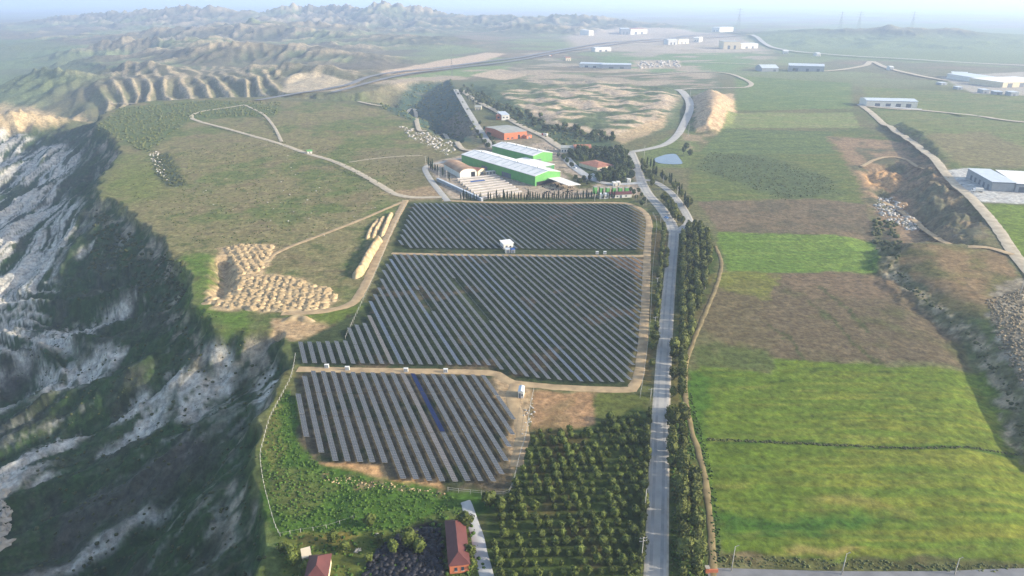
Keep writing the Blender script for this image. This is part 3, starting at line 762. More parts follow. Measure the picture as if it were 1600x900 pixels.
#road('valley_road', [(50, 206), (100, 201), (150, 196)], 14, M['asphalt'], 3.0)
road('ridge_road', [(1345, 165), (1365, 180), (1392, 200), (1420, 222), (1450, 248), (1480, 275), (1512, 305), (1545, 342), (1578, 388), (1610, 430), (1660, 500), (1760, 620), (1900, 760)], (9, 7), M['dirt_pale'], 0.4, 0.15)
road('warehouse_road', [(1350, 166), (1400, 171), (1440, 173), (1500, 180), (1560, 187), (1640, 195)], 10, M['dirt_pale'], 0.6)
road('warehouse_apron', [(1340, 164), (1440, 172)], 14, M['slab'], 0.7)
road('pit_track', [(1346, 262), (1368, 250), (1392, 246), (1420, 252), (1446, 262)], 4.5, M['dirt'], 0.5, 0.2)
road('gully_track', [(1380, 318), (1405, 330), (1430, 350), (1462, 372), (1500, 382), (1545, 388), (1582, 400)], 5, M['dirt'], 0.5, 0.25)
road('east_road', [(1175, 55), (1190, 66), (1210, 76), (1245, 82), (1320, 88), (1420, 94), (1520, 100), (1640, 106)], (18, 18), M['road'], 2.5)
road('warehouse_lane', [(1288, 112), (1320, 109), (1352, 103), (1362, 97), (1390, 108), (1440, 120), (1480, 127)], 14, M['dirt_pale'], 1.2)
road('field_lane', [(1060, 98), (1120, 99), (1190, 102)], 8, M['dirt_pale'], 1.2)
road('belt_track', [(1116, 940), (1113, 860), (1108, 800), (1098, 730), (1080, 670), (1071, 620), (1071, 575), (1085, 530), (1106, 480), (1122, 440), (1127, 410), (1118, 385)], 2.1, M['dirt_dull'], 0.06, 0.4)
road('yard_drive', [(766, 960), (760, 900), (752, 870), (744, 832), (736, 810), (730, 790), (727, 784)], (4.6, 3.4), M['slab'], 0.06, 0.1)
road('front_road', [(1108, 906), (1200, 909), (1320, 912), (1480, 912), (1700, 911), (2200, 906), (3000, 900)], 9, M['asphalt'], 0.05)
road('compound_lane', [(884, 247), (896, 260), (912, 272), (930, 282), (960, 288), (1002, 286)], (10, 7), M['slab'], 0.12)
road('plateau_spur', [(382, 164), (410, 178), (428, 198), (440, 222)], 4.0, M['dirt_pale'], 0.2, 0.25)
road('rim_path', [(170, 160), (230, 156), (300, 152)], 5, M['dirt_pale'], 0.8)
road('pasture_path', [(545, 254), (580, 249), (620, 245), (660, 243)], 2.5, M['dirt_pale'], 0.15, 0.3)
#road('yard_path', [(645, 812), (690, 802), (728, 800)], 2.0, M['dirt_pale'], 0.06, 0.3)
M['water'] = mat('pond_water', (98, 114, 134), 0.12, 0.1, 0.1, spec=0.5)
pc = TP([(1024, 247), (1040, 242), (1055, 241), (1062, 248), (1066, 256), (1052, 257), (1034, 256), (1022, 252)])
pz = max(H(*p) for p in pc) + 0.25
tag(mesh_obj('pond_water', [(p[0], p[1], pz) for p in smooth_path(list(pc) + [pc[0]], 3)[:-1]], [tuple(range(len(smooth_path(list(pc) + [pc[0]], 3)) - 1))], M['water']), kind='structure')

# ------------------------------------------------------------------ solar farm: one thing per tracker row
ORD = ['first', 'second', 'third', 'fourth', 'fifth', 'sixth', 'seventh', 'eighth', 'ninth', 'tenth', 'eleventh', 'twelfth', 'thirteenth', 'fourteenth',
       'fifteenth', 'sixteenth', 'seventeenth', 'eighteenth', 'nineteenth']
TENS = ['', '', 'twent', 'thirt', 'fort', 'fift', 'sixt', 'sevent', 'eight', 'ninet']
def ordinal(n):
    if n <= 19: return ORD[n - 1]
    if n < 100: return TENS[n // 10] + ('ieth' if n % 10 == 0 else 'y-' + ORD[n % 10 - 1])
    return 'hundred and ' + ordinal(n - 100) if n > 100 else 'hundredth'
def panel_mat(name, col, rough, spec, k=0.62):
    m = mat(name, col, rough, 0.12, 0.35, spec=spec, k=k)
    return m
M['panel'] = panel_mat('solar_glass', (72, 76, 80), 0.36, 0.4)
M['panel_blue'] = panel_mat('sky_toned_solar_glass', (10, 28, 78), 0.5, 0.2)  # blue sky reflection of a differently tilted row, put into the base colour
M['panel_tilt_tone'] = panel_mat('tilt_toned_solar_glass', (56, 68, 88), 0.3, 0.5)  # darker, bluer reflection of rows at another tilt, painted as base colour
M['panel_dust'] = panel_mat('dusty_solar_glass', (98, 96, 96), 0.5, 0.3)
M['alu'] = mat('aluminium_frame', (206, 208, 208), 0.45, 0.1, 1.0, metallic=0.0, spec=0.5)
M['frame_sky'] = mat('sky_toned_frame', (30, 48, 92), 0.5, 0.1, 1.0)  # frame darkened to blend with the painted sky reflection
M['steel'] = mat('galvanised_steel', (150, 152, 152), 0.5, 0.15, 1.0, metallic=0.4)
ROW_ANG = math.radians(21.5)
rdir = np.array([-math.sin(ROW_ANG), math.cos(ROW_ANG)]); rnor = np.array([math.cos(ROW_ANG), math.sin(ROW_ANG)])
PITCH_ROW, MOD, WID = 3.98, 1.02, 1.96
_tab = {}
def table_mesh(n, key):
    if (n, key) in _tab: return _tab[(n, key)]
    b = MB(); L = n * MOD
    b.box(-WID / 2, WID / 2, -L / 2, L / 2, -0.05, -0.012, 1)
    for i in range(n):
        y0 = -L / 2 + i * MOD + 0.055
        b.box(-WID / 2 + 0.03, -0.02, y0, y0 + MOD - 0.11, -0.012, 0.012, 0); b.box(0.02, WID / 2 - 0.03, y0, y0 + MOD - 0.11, -0.012, 0.012, 0)
    me = bpy.data.meshes.new('panel_table'); me.from_pydata(b.v, [], b.f)
    me.materials.append(M[key]); me.materials.append(M['frame_sky'] if key == 'panel_blue' else M['alu']); me.polygons.foreach_set('material_index', b.m); me.update()
    _tab[(n, key)] = me
    return me
_tube = {}
def tube_mesh(n):
    if n not in _tube:
        b = MB().tube((0, -n * 2.0, 0), (0, n * 2.0, 0), 0.07, 0.07, 6)
        me = bpy.data.meshes.new('torque_tube'); me.from_pydata(b.v, [], b.f); me.materials.append(M['steel']); _tube[n] = me
    return _tube[n]
_posts = {}
def posts_mesh(n):
    if n not in _posts:
        b = MB()
        for i in range(n): b.box(-0.06, 0.06, (i - (n - 1) / 2) * 6.0 - 0.06, (i - (n - 1) / 2) * 6.0 + 0.06, -1.5, -0.07)
        me = bpy.data.meshes.new('posts'); me.from_pydata(b.v, [], b.f); me.materials.append(M['steel']); _posts[n] = me
    return _posts[n]
def clip_line(P, o):
    """intervals (along rdir) where the line with normal offset o lies inside polygon P"""
    ts = []
    n = len(P)
    for i in range(n):
        a = P[i]; b = P[(i + 1) % n]
        da, db = a @ rnor - o, b @ rnor - o
        if (da > 0) != (db > 0):
            p = a + (b - a) * (da / (da - db)); ts.append(p @ rdir)
    ts.sort()
    return list(zip(ts[0::2], ts[1::2]))
BLOCKS = {
    'rear': [(648, 319), (978, 320), (1004, 333), (1009, 350), (1006, 392), (640, 390), (622, 382), (636, 345)],
    'middle': [(616, 399), (990, 402), (1005, 414), (1004, 470), (997, 545), (985, 602), (905, 600), (830, 594), (800, 588), (770, 575), (470, 571), (469, 537), (540, 535), (546, 512), (576, 506), (578, 474), (592, 452), (600, 420)],
    'front': [(481, 582), (770, 589), (800, 641), (806, 672), (798, 697), (790, 735), (780, 758), (690, 757), (622, 753), (612, 729), (515, 725), (498, 706), (476, 684), (462, 640), (468, 606)],
}
TRACK_Z = 1.25
row_objs = []
for bname in ('front', 'middle', 'rear'):
    P = UP(BLOCKS[bname])
    os_ = P @ rnor; rows = []
    o = os_.min() + PITCH_ROW * 0.5
    while o < os_.max():
        for a, b in clip_line(P, o):
            if b - a > 7: rows.append((o, a, b))
        o += PITCH_ROW
    # the label counts rows along the block's near side, left to right
    for i, (o, a, b) in enumerate(rows):
        nmod = int((b - a) / MOD)
        mid = (a + b) / 2
        c = rnor * o + rdir * mid
        key = 'panel'
        hsh = (i * 7919 + len(bname) * 104729) % 97
        look = 'grey'
        if bname == 'front' and i == 12: key = 'panel_blue'; look = 'vivid blue'
        elif bname == 'front' and i == 11: key = 'panel_dust'; look = 'dusty pale'
        elif bname == 'middle' and i in (10, 16, 27, 28): key = 'panel_tilt_tone'; look = 'slate blue'
        elif bname == 'middle' and i in (9,): key = 'panel_dust'; look = 'dusty pale'
        elif bname == 'rear' and i in (12, 17): key = 'panel_tilt_tone'; look = 'slate blue'
        root = empty('solar_panel_row', (c[0], c[1], H(c[0], c[1]) + TRACK_Z), ROW_ANG)
        tag(root, f'{look} solar panel row, {ordinal(i + 1)} from the left in the {bname} block', 'solar panels', f'solar panel rows of the {bname} block')
        tilt = math.radians(16 + (hsh % 7 - 3) * 0.5)
        left = nmod; pos = -(nmod * MOD) / 2
        while left > 0:
            n = 30 if left >= 45 else (left if left <= 30 else left // 2)
            L = n * MOD
            if bname == 'middle' and i in (17, 23) and abs(pos + L / 2 - 6) < 18:      # bare grass gaps in the middle block
                pos += L; left -= n; continue
            t_ = bpy.data.objects.new('panel_table', table_mesh(n, 'panel' if key == 'panel_blue' and pos < -20 else key)); link(t_, root)
            t_.location = (0, pos + L / 2, 0); t_.rotation_euler = (0, tilt + math.radians(random.uniform(-0.7, 0.7)), 0); t_.scale = (1, (L - 0.45) / L, 1)
            pos += L; left -= n
        nt_ = max(2, int((b - a) / 4.0))
        tb = bpy.data.objects.new('torque_tube', tube_mesh(nt_)); link(tb, root); tb.location = (0, 0, -0.12)
        ps = bpy.data.objects.new('post_line', posts_mesh(max(2, int((b - a) / 6.0)))); link(ps, root); ps['kind'] = 'stuff'
print('rows', [len(o.children) for o in row_objs][:3])

# ------------------------------------------------------------------ trees
def leaf_mat(name, col, col2, k=0.62):
    m = mat(name, col, 0.75, 0.4, 1.3, spec=0.15, k=k, col2=col2)
    nt = m.node_tree; p = nt.nodes['Principled BSDF']
    oi = nt.nodes.new('ShaderNodeObjectInfo')
    hs = nt.nodes.new('ShaderNodeHueSaturation')
    mr = nt.nodes.new('ShaderNodeMapRange'); mr.inputs['To Min'].default_value = 0.68; mr.inputs['To Max'].default_value = 1.3
    nt.links.new(oi.outputs['Random'], mr.inputs['Value']); nt.links.new(mr.outputs[0], hs.inputs['Value'])
    src = p.inputs['Base Color'].links[0].from_socket
    nt.links.new(src, hs.inputs['Color']); nt.links.new(hs.outputs[0], p.inputs['Base Color'])
    return m
M['leaf_orchard'] = leaf_mat('orchard_foliage', (82, 98, 44), (116, 128, 58))
M['leaf_belt'] = leaf_mat('roadside_foliage', (88, 102, 52), (126, 132, 68))
M['leaf_park'] = leaf_mat('park_foliage', (74, 94, 58), (104, 116, 68))
M['leaf_cyp'] = leaf_mat('cypress_foliage', (56, 76, 54), (80, 96, 62))
M['leaf_bush'] = leaf_mat('bush_foliage', (76, 104, 40), (112, 132, 54))
M['bark'] = mat('bark', (96, 80, 64), 0.95, 0.3, 2.0)
def crown_mesh(name, rx, rz, zc, nclump, nleaf, leaf, seed, m, cone=0.0):
    rg = np.random.default_rng(seed)
    V = []; Fc = []
    def shape(zrel): return (1 - cone * (zrel * 0.5 + 0.5)) if cone else 1.0
    # clump centres through the crown volume
    cl = []
    while len(cl) < nclump:
        p = rg.uniform(-1, 1, 3)
        r = np.linalg.norm(p)
        if 0.35 < r < 0.8: cl.append(p)
    # lumpy inner core, added to block light through the crown
    bm = bmesh.new(); bmesh.ops.create_icosphere(bm, subdivisions=2, radius=1.0)
    b0 = 0
    for v in bm.verts:
        d = np.array(v.co); f = 0.74 + 0.16 * rg.standard_normal() * 0.6
        zz = d[2]
        V.append((d[0] * rx * f * shape(zz), d[1] * rx * f * shape(zz), zc + d[2] * rz * f))
    for f in bm.faces: Fc.append(tuple(v.index for v in f.verts))
    bm.free()
    for c in cl:
        cr = rg.uniform(0.24, 0.38)
        for _ in range(nleaf):
            q = rg.standard_normal(3); q /= np.linalg.norm(q)
            p = c + q * cr * rg.uniform(0.6, 1.0)
            s_ = shape(np.clip(p[2], -1, 1))
            w = np.array([p[0] * rx * s_, p[1] * rx * s_, zc + p[2] * rz])
            nrm = q + 0.5 * rg.standard_normal(3); nrm /= np.linalg.norm(nrm)
            a = np.cross(nrm, rg.standard_normal(3)); a /= np.linalg.norm(a); bb = np.cross(nrm, a)
            L = leaf * rg.uniform(0.6, 1.3)
            i = len(V)
            V += [tuple(w - a * L - bb * L * .7), tuple(w + a * L - bb * L * .6), tuple(w + a * L * .8 + bb * L * .7), tuple(w - a * L * .7 + bb * L * .8)]
            Fc.append((i, i + 1, i + 2, i + 3))
    me = bpy.data.meshes.new(name); me.from_pydata(V, [], Fc); me.materials.append(m); me.update()
    return me
def trunk_mesh(h, r, seed, spread):
    rg = random.Random(seed); b = MB()
    top = (rg.uniform(-.15, .15), rg.uniform(-.15, .15), h)
    b.tube((0, 0, -0.4), top, r, r * 0.55, 6)
    for k in range(4):
        a = k * 1.57 + rg.uniform(0, 1)
        b.tube((top[0] * .8, top[1] * .8, h * 0.8), (math.cos(a) * spread, math.sin(a) * spread, h * 0.8 + spread * 0.9), r * 0.45, r * 0.18, 5)
    me = bpy.data.meshes.new('trunk'); me.from_pydata(b.v, [], b.f); me.materials.append(M['bark']); return me
TREES = {}
def kind(key, n, rx, rz, zc, ncl, nl, leaf, m, th, tr, cone=0.0):
    TREES[key] = [(crown_mesh('crown', rx * (0.9 + 0.07 * i), rz * (0.95 + 0.05 * i), zc, ncl, nl, leaf, 100 + hash(key) % 1 + i * 13 + len(key) * 7, m, cone), trunk_mesh(th, tr, i, rx * 0.5)) for i in range(n)]
kind('orchard', 5, 1.7, 1.7, 2.2, 30, 20, 0.19, M['leaf_orchard'], 1.6, 0.14)
kind('belt', 5, 2.05, 2.7, 3.6, 40, 22, 0.23, M['leaf_belt'], 2.4, 0.17)
kind('park', 5, 3.1, 3.3, 4.6, 44, 18, 0.38, M['leaf_park'], 3.0, 0.25)
kind('cypress', 4, 1.15, 4.6, 5.0, 40, 12, 0.3, M['leaf_cyp'], 1.6, 0.16, 0.75)
def tree(name, key, x, y, s, label, group, cat='tree'):
    v = TREES[key]; cr, tr = v[random.randrange(len(v))]
    root = empty(name, (x, y, H(x, y) - 0.05), random.uniform(0, 6.28)); root.scale = (s * random.uniform(.92, 1.08), s * random.uniform(.92, 1.08), s * random.uniform(.88, 1.12))
    tag(root, label, cat, group)
    link(bpy.data.objects.new('trunk', tr), root); link(bpy.data.objects.new('crown', cr), root)
    return root
def grid_points(poly, d1, d2, a1, a2, jit, seed=0):
    """points of a planting grid (step d1 along angle a1, d2 along a2, degrees from +x) inside a polygon"""
    rg = random.Random(seed)
    P = np.asarray(poly); c = P.mean(0)
    e1 = np.array([math.cos(math.radians(a1)), math.sin(math.radians(a1))]) * d1
    e2 = np.array([math.cos(math.radians(a2)), math.sin(math.radians(a2))]) * d2
    R = int(np.ptp(P, axis=0).max() / min(d1, d2)) + 3
    pts = np.array([c + e1 * i + e2 * j + np.array([rg.uniform(-jit, jit), rg.uniform(-jit, jit)]) for j in range(-R, R) for i in range(-R, R)])
    k = poly_sd(pts[:, 0], pts[:, 1], P) > 0
    return pts[k]
def rows_of(pts, a1, d2, keep=1.0, most=300):
    """number the points: (point, place from the left, row from the near side) for rows running along angle a1"""
    nv = np.array([-math.sin(math.radians(a1)), math.cos(math.radians(a1))])
    if len(pts) > most: pts = sorted(pts, key=lambda q: q[1])[:most]
    rows = {}
    for p in pts:
        if random.random() < keep: rows.setdefault(int(round((p @ nv) / d2)), []).append(p)
    out = []
    for r, k in enumerate(sorted(rows)):
        for i, p in enumerate(sorted(rows[k], key=lambda q: q[0])):
            out.append((p, ordinal(i + 1), ordinal(r + 1)))
    return out
op = UP([(836, 674), (926, 670), (950, 655), (1006, 650), (1002, 740), (1000, 898), (988, 912), (770, 912), (768, 860), (776, 800), (796, 778), (818, 722)])
pts = grid_points(op, 3.55, 3.85, 2, 99, 0.4, 3)
for p, i_, r_ in rows_of(pts, 2, 3.8, .96):
    tree('orchard_tree', 'orchard', p[0], p[1], random.uniform(0.55, 1.08), f'small orchard tree, {i_} from the left in the {r_} row up from the bottom', 'orchard trees')
bp_ = UP([(1063, 372), (1088, 352), (1104, 366), (1112, 400), (1104, 445), (1084, 515), (1067, 575), (1066, 640), (1078, 720), (1090, 800), (1094, 905), (1046, 905), (1048, 760), (1050, 640), (1056, 480)])
pts = grid_points(bp_, 4.1, 3.6, 0, 77, 0.4, 5)
print('belt', len(pts))
for p, i_, r_ in rows_of(pts, 0, 3.5, .86):
    lab = f'roadside belt tree, {i_} from the main road in the {r_} rank up from the bottom'
    tree('roadside_tree', 'belt', p[0], p[1], random.uniform(0.75, 1.32), lab, 'roadside belt trees')
lp = UP([(1036, 350), (1044, 400), (1036, 450), (1027, 520), (1018, 580), (1012, 575), (1022, 500), (1030, 420), (1030, 360)])
for p, i_, r_ in rows_of(grid_points(lp, 3.6, 4.0, 0, 77, 0.7, 6), 0, 4.0, .9):
    tree('verge_tree', 'belt', p[0], p[1], random.uniform(0.6, 0.95), f'left verge tree beside the solar farm, {i_} from the left in {r_} rank up', 'left verge trees')
for i, py in enumerate(range(645, 905, 10)):
    x, y = T(1013 - (py - 645) * 0.047 + random.uniform(-2, 2), py)
    tree('verge_tree', 'belt', x, y, random.uniform(0.5, 0.75), f'yellow-green tree between orchard and main road, {ordinal(26 - i)} up from the bottom', 'orchard edge trees')
# cypress hedge behind the solar farm
cy_n = 0
for a, b, n in (((720, 313), (752, 313), 9), ((764, 313), (905, 312), 40), ((908, 311), (960, 310), 14)):
    for i in range(n):
        px = a[0] + (b[0] - a[0]) * i / (n - 1) + random.uniform(-1.2, 1.2); py = a[1] + (b[1] - a[1]) * i / (n - 1) + random.uniform(-0.8, 0.8)
        x, y = T(px, py)
        tree('cypress_tree', 'cypress', x, y, random.uniform(0.55, 1.0), f'dark slim cypress, {ordinal(cy_n + 1)} from the left in the hedge behind the solar farm', 'cypress hedge'); cy_n += 1
for gi, (px, py) in enumerate(((670, 262), (673, 264), (676, 266), (680, 268), (684, 271), (692, 276), (702, 284))):
    x, y = T(px, py); tree('cypress_tree', 'cypress', x, y, random.uniform(0.9, 1.25), f'tall dark cypress by the concrete lane, {ordinal(gi + 1)} down from the lane bend', 'lane cypresses')
for k in range(34):
    t = k / 33
    px = np.interp(t, [0, .35, .7, 1], [1008, 1040, 1062, 1078]) + random.uniform(-4, 5); py = np.interp(t, [0, .35, .7, 1], [262, 285, 305, 328]) + random.uniform(-5, 3)
    x, y = T(px, py)
    tree('pine_tree', random.choice(['cypress', 'belt', 'belt']), x, y, random.uniform(0.8, 1.25), f'dark conifer right of the loop road, {ordinal(k + 1)} from the pond end', 'loop road conifers')
for k in range(22):
    t = k / 21
    px = np.interp(t, [0, .4, 1], [1036, 1046, 1062]) + random.uniform(-4, 4); py = np.interp(t, [0, .4, 1], [312, 328, 352]) + random.uniform(-3, 3)
    x, y = T(px, py)
    tree('island_tree', 'belt', x, y, random.uniform(0.75, 1.2), f'dark tree on the road island, {ordinal(k + 1)} down toward the junction', 'road island trees')
for k in range(13):
    t = k / 12
    x, y = T(np.interp(t, [0, 1], [1001, 1020]) + random.uniform(-3, 3), np.interp(t, [0, 1], [258, 292]))
    tree('roadside_tree', 'belt', x, y, random.uniform(0.8, 1.1), f'green tree right of the compound road bend, {ordinal(k + 1)} from the top', 'compound road trees')
pk = UP([(884, 243), (900, 238), (930, 236), (975, 236), (984, 262), (990, 282), (960, 287), (932, 285), (938, 272), (962, 265), (950, 252), (920, 252), (905, 257)])
for p, i_, r_ in rows_of(grid_points(pk, 5.6, 7.5, 8, 95, 1.6, 9), 8, 7.5, .85):
    tree('park_tree', 'park', p[0], p[1], random.uniform(0.75, 1.15), f'bushy grove tree by the tiled house, {i_} from the left in {r_} rank back', 'grove trees')
for gp, (px, py) in zip(['the office corner', 'the lane bend left of the grove', 'the lane bend beside the parked van', 'the lane above the parked cars', "the canopy's right corner", 'the grass strip below the canopy', 'the lane near the cars, left', 'the grass strip end by the hoppers', 'the slim strip beside the cars', 'the right end of the red shed, upper', 'the right end of the red shed, lower', 'the compound road kerb, upper', 'the compound road kerb, middle', 'the thick pole', 'the rear right solar corner, upper', 'the rear right solar corner, lower'], ((872, 246), (880, 250), (886, 255), (893, 262), (899, 282), (905, 288), (912, 284), (918, 290), (921, 282), (985, 300), (990, 305), (997, 302), (1002, 308), (994, 312), (1006, 316), (1003, 322))):
    x, y = T(px, py); tree('garden_tree', 'park', x, y, random.uniform(0.55, 0.85), f'small dark compound garden tree at {gp}', 'compound garden trees')
sl_n = 0
for t in np.linspace(0, 1, 90):
    px = np.interp(t, [0, .3, .6, 1], [716, 770, 850, 955]) + random.uniform(-14, 14); py = np.interp(t, [0, .3, .6, 1], [140, 168, 197, 222]) + random.uniform(-7, 5)
    x, y = T(px, py); tree('slope_tree', 'park', x, y, random.uniform(0.6, 1.2), f'dark tree on the wooded slope behind the brick building, {ordinal(sl_n + 1)} from the left', 'wooded slope trees'); sl_n += 1
for gi, (px, py) in enumerate(((763, 232), (757, 225), (752, 218), (746, 210), (768, 222), (772, 228), (764, 214), (758, 205), (750, 196), (776, 234))):
    x, y = T(px, py); tree('roadside_tree', 'park', x, y, random.uniform(0.7, 1.0), f'dark tree beside the straight grey road left of the brick building, {ordinal(gi + 1)} of ten', 'straight road trees')
# single trees in the yard at the bottom
for px, py, s, lab in ((578, 822, .95, 'yellowish round tree beside the mown strip above the yard'), (521, 848, .9, 'round tree with a long shadow left of the yard path'),
        (615, 865, .95, 'round light green tree on the left rim of the black scrap heap'), (577, 878, .65, 'small round bush-like tree left of the black scrap heap'),
        (727, 826, 1.25, 'broad tree at the far end of the long red-roofed barn'), (459, 884, 1.0, 'tall tree left of the red-roofed house'), (455, 868, .8, 'pointed tree behind the red-roofed house'),
        (478, 893, .85, 'rounded tree in front of the red-roofed house'), (640, 855, 1.2, 'grey-green tree standing in the black scrap heap'), (655, 862, 1.0, 'thin bare-looking tree beside the black scrap heap'),
        (592, 848, .7, 'small yellowish tree beside the pale rock in the yard'), (540, 860, .7, 'low round tree behind the yard clearing'), (765, 792, 1.1, 'round tree just right of the drive, nearest the solar farm'),
        (780, 795, .9, 'second round tree right of the drive near the solar farm'), (735, 872, .9, 'leafy tree between the barn and the drive'), (738, 890, .8, 'small tree at the near end of the barn'),
        (505, 893, .8, 'leafy tree right of the red-roofed house'), (443, 862, .7, 'dark tree on the rim left of the yard')):
    x, y = T(px, py); tree('yard_tree', 'orchard', x, y, s * 1.35, lab, None)
for px, py, lab in ((1072, 234, 'dark bush clump at the right end of the pond'), (1068, 240, 'low dark tree at the right bank of the pond'), (1078, 244, 'dark tree a little right of the pond'), (1240, 112, 'dark round copse on the green field below the long blue warehouse')):
    x, y = T(px, py); tree('pond_tree', 'park', x, y, 0.9, lab, None)

# ------------------------------------------------------------------ buildings
M['white_roof'] = mat('white_sheet_roof', (244, 242, 236), 0.55, 0.1, 0.12, k=0.74)
M['rooflight'] = mat('rooflight_sheet', (196, 206, 208), 0.4, 0.08, 0.3)
M['sheet_cover'] = mat('pale_plastic_cover', (226, 214, 202), 0.7, 0.15, 0.15)
M['pale_roof'] = mat('pale_sheet_roof', (206, 214, 220), 0.5, 0.08, 0.2, k=0.75)
M['grey_roof'] = mat('weathered_roof', (186, 186, 176), 0.8, 0.15, 0.2)
M['green_wall'] = mat('green_sheet_wall', (110, 184, 98), 0.6, 0.08, 0.3)
M['dark_green'] = mat('dark_green_sheet', (60, 140, 80), 0.5, 0.1, 0.3)
M['white_wall'] = mat('white_render', (232, 228, 218), 0.8, 0.08, 0.3, k=0.75)
M['cream_wall'] = mat('cream_render', (228, 212, 180), 0.8, 0.1, 0.3, k=0.75)
M['grey_wall'] = mat('grey_panel_wall', (176, 182, 188), 0.7, 0.08, 0.3)
M['brick'] = mat('orange_brick', (222, 134, 96), 0.9, 0.14, 0.4)
M['red_roof'] = mat('red_sheet_roof', (112, 66, 63), 0.6, 0.14, 0.25)
M['terracotta'] = mat('terracotta_tiles', (186, 128, 104), 0.85, 0.2, 0.4)
M['brown_dome'] = mat('rusty_sheet_dome', (190, 150, 116), 0.8, 0.2, 0.12, col2=(214, 178, 142))
M['door_and_shade_dark'] = mat('dark_door_and_shaded_opening', (44, 46, 52), 0.8, 0.1, 0.3)
M['door_grey'] = mat('grey_shutter', (112, 122, 134), 0.6, 0.1, 0.3)
M['glass'] = mat('window_glass', (66, 82, 100), 0.15, 0.1, 0.5, spec=0.6)
M['blue'] = mat('blue_tarpaulin', (58, 104, 176), 0.7, 0.15, 0.4)
M['concrete'] = mat('concrete', (190, 184, 172), 0.9, 0.12, 0.3)
def rect(A, B, C, L=None):
    a = np.array(T(*A)); b = np.array(T(*B))
    u = b - a; W = float(np.linalg.norm(u)); u = u / W; v = np.array([-u[1], u[0]])
    if L is None:
        c = np.array(T(*C)); L = float((c - a) @ v)
    return a, math.atan2(u[1], u[0]), W, L, u, v
def building(name, label, cat, A, B, C, h, roof='gable_y', rise=1.5, wall='white_wall', roofm='white_roof', doors=(), wins=(), left_doors=(), right_wins=(), L=None, group=None, over=0.4, trim=None, W=None, ribs=0):
    """A, B: pixels of the near base corners, C: far left base corner; doors (x0, x1, z0, z1) as fractions of the front and metres of height"""
    a, rz, W0, L, u, v = rect(A, B, C, L)
    W = W or W0
    cs = [a, a + u * W, a + v * L, a + u * W + v * L]
    z0 = min(H(*p) for p in cs)
    root = empty(name, (a[0], a[1], z0), rz); tag(root, label, cat, group)
    wb = MB(); t = 0.25
    if roof == 'gable_y':
        wb.prism([(0, 0, -1), (W, 0, -1), (W, 0, h), (W / 2, 0, h + rise), (0, 0, h)], (0, L, 0))
        rb = MB()
        for s in (0, 1):
            x0, x1 = (-over, W / 2) if s == 0 else (W / 2, W + over)
            za, zb = (h - over * rise / (W / 2), h + rise) if s == 0 else (h + rise, h - over * rise / (W / 2))
            rb.prism([(x0, -over, za + .03), (x1, -over, zb + .03), (x1, -over, zb + t), (x0, -over, za + t)], (0, L + 2 * over, 0))
    elif roof == 'gable_x':
        wb.prism([(0, 0, -1), (0, L, -1), (0, L, h), (0, L / 2, h + rise), (0, 0, h)], (W, 0, 0))
        rb = MB()
        for s in (0, 1):
            y0, y1 = (-over, L / 2) if s == 0 else (L / 2, L + over)
            za, zb = (h - over * rise / (L / 2), h + rise) if s == 0 else (h + rise, h - over * rise / (L / 2))
            rb.prism([(-over, y0, za + .03), (-over, y1, zb + .03), (-over, y1, zb + t), (-over, y0, za + t)], (W + 2 * over, 0, 0))
    elif roof == 'hip':
        wb.box(0, W, 0, L, -1, h); rb = MB(); o = over; r = min(W, L) / 2
        if L >= W: p, q = (W / 2, r, h + rise), (W / 2, L - r, h + rise)
        else: p, q = (r, L / 2, h + rise), (W - r, L / 2, h + rise)
        c = [(-o, -o, h + .03), (W + o, -o, h + .03), (W + o, L + o, h + .03), (-o, L + o, h + .03)]
        if L >= W:
            for f_ in ((c[0], c[1], p), (c[1], c[2], q, p), (c[2], c[3], q), (c[3], c[0], p, q)): rb.face(f_)
        else:
            for f_ in ((c[0], c[1], q, p), (c[1], c[2], q), (c[2], c[3], p, q), (c[3], c[0], p)): rb.face(f_)
        rb.face([c[3], c[2], c[1], c[0]])
    elif roof == 'barrel':
        n = 14; out = [(0, 0, -1), (W, 0, -1)]; arc = [(W / 2 + W / 2 * math.cos(math.pi * i / n), 0, h + rise * math.sin(math.pi * i / n)) for i in range(n + 1)]
        wb.prism(out + arc, (0, L, 0)); rb = MB()
        arc2 = [(W / 2 + (W / 2 + .35) * math.cos(math.pi * i / n), -over, h + (rise + .3) * math.sin(math.pi * i / n)) for i in range(n + 1)]
        arc1 = [(W / 2 + (W / 2 + .05) * math.cos(math.pi * i / n), -over, h + (rise + .04) * math.sin(math.pi * i / n)) for i in range(n + 1)]
        for i in range(n):
            rb.prism([arc1[i], arc1[i + 1], arc2[i + 1], arc2[i]], (0, L + 2 * over, 0))
    else:  # single slope, high at the back
        wb.prism([(0, 0, -1), (0, L, -1), (0, L, h + rise), (0, 0, h)], (W, 0, 0)); rb = MB()
        rb.prism([(-over, -over, h + .03), (-over, L + over, h + rise + .03), (-over, L + over, h + rise + t), (-over, -over, h + t)], (W + 2 * over, 0, 0))
    wl = wb.build('wall', M[wall], root); rf = rb.build('roof', M[roofm], root)
    if roof == 'gable_y' and L > 30:
        MB().box(W / 2 - 0.35, W / 2 + 0.35, 0, L, h + rise + 0.1, h + rise + 0.45).build('ridge_cap', M[roofm], rf)
        nl_ = int(L / 9)
        for k in range(nl_):
            yy = L * (k + .5) / nl_
            for x0, x1 in ((W * .1, W * .4), (W * .6, W * .9)):
                za = h + rise * (1 - abs(x0 - W / 2) / (W / 2)) + t; zb = h + rise * (1 - abs(x1 - W / 2) / (W / 2)) + t
                MB().prism([(x0, yy - .5, za - .02), (x1, yy - .5, zb - .02), (x1, yy - .5, zb + .05), (x0, yy - .5, za + .05)], (0, 1.0, 0)).build('rooflight', M['rooflight'], rf)
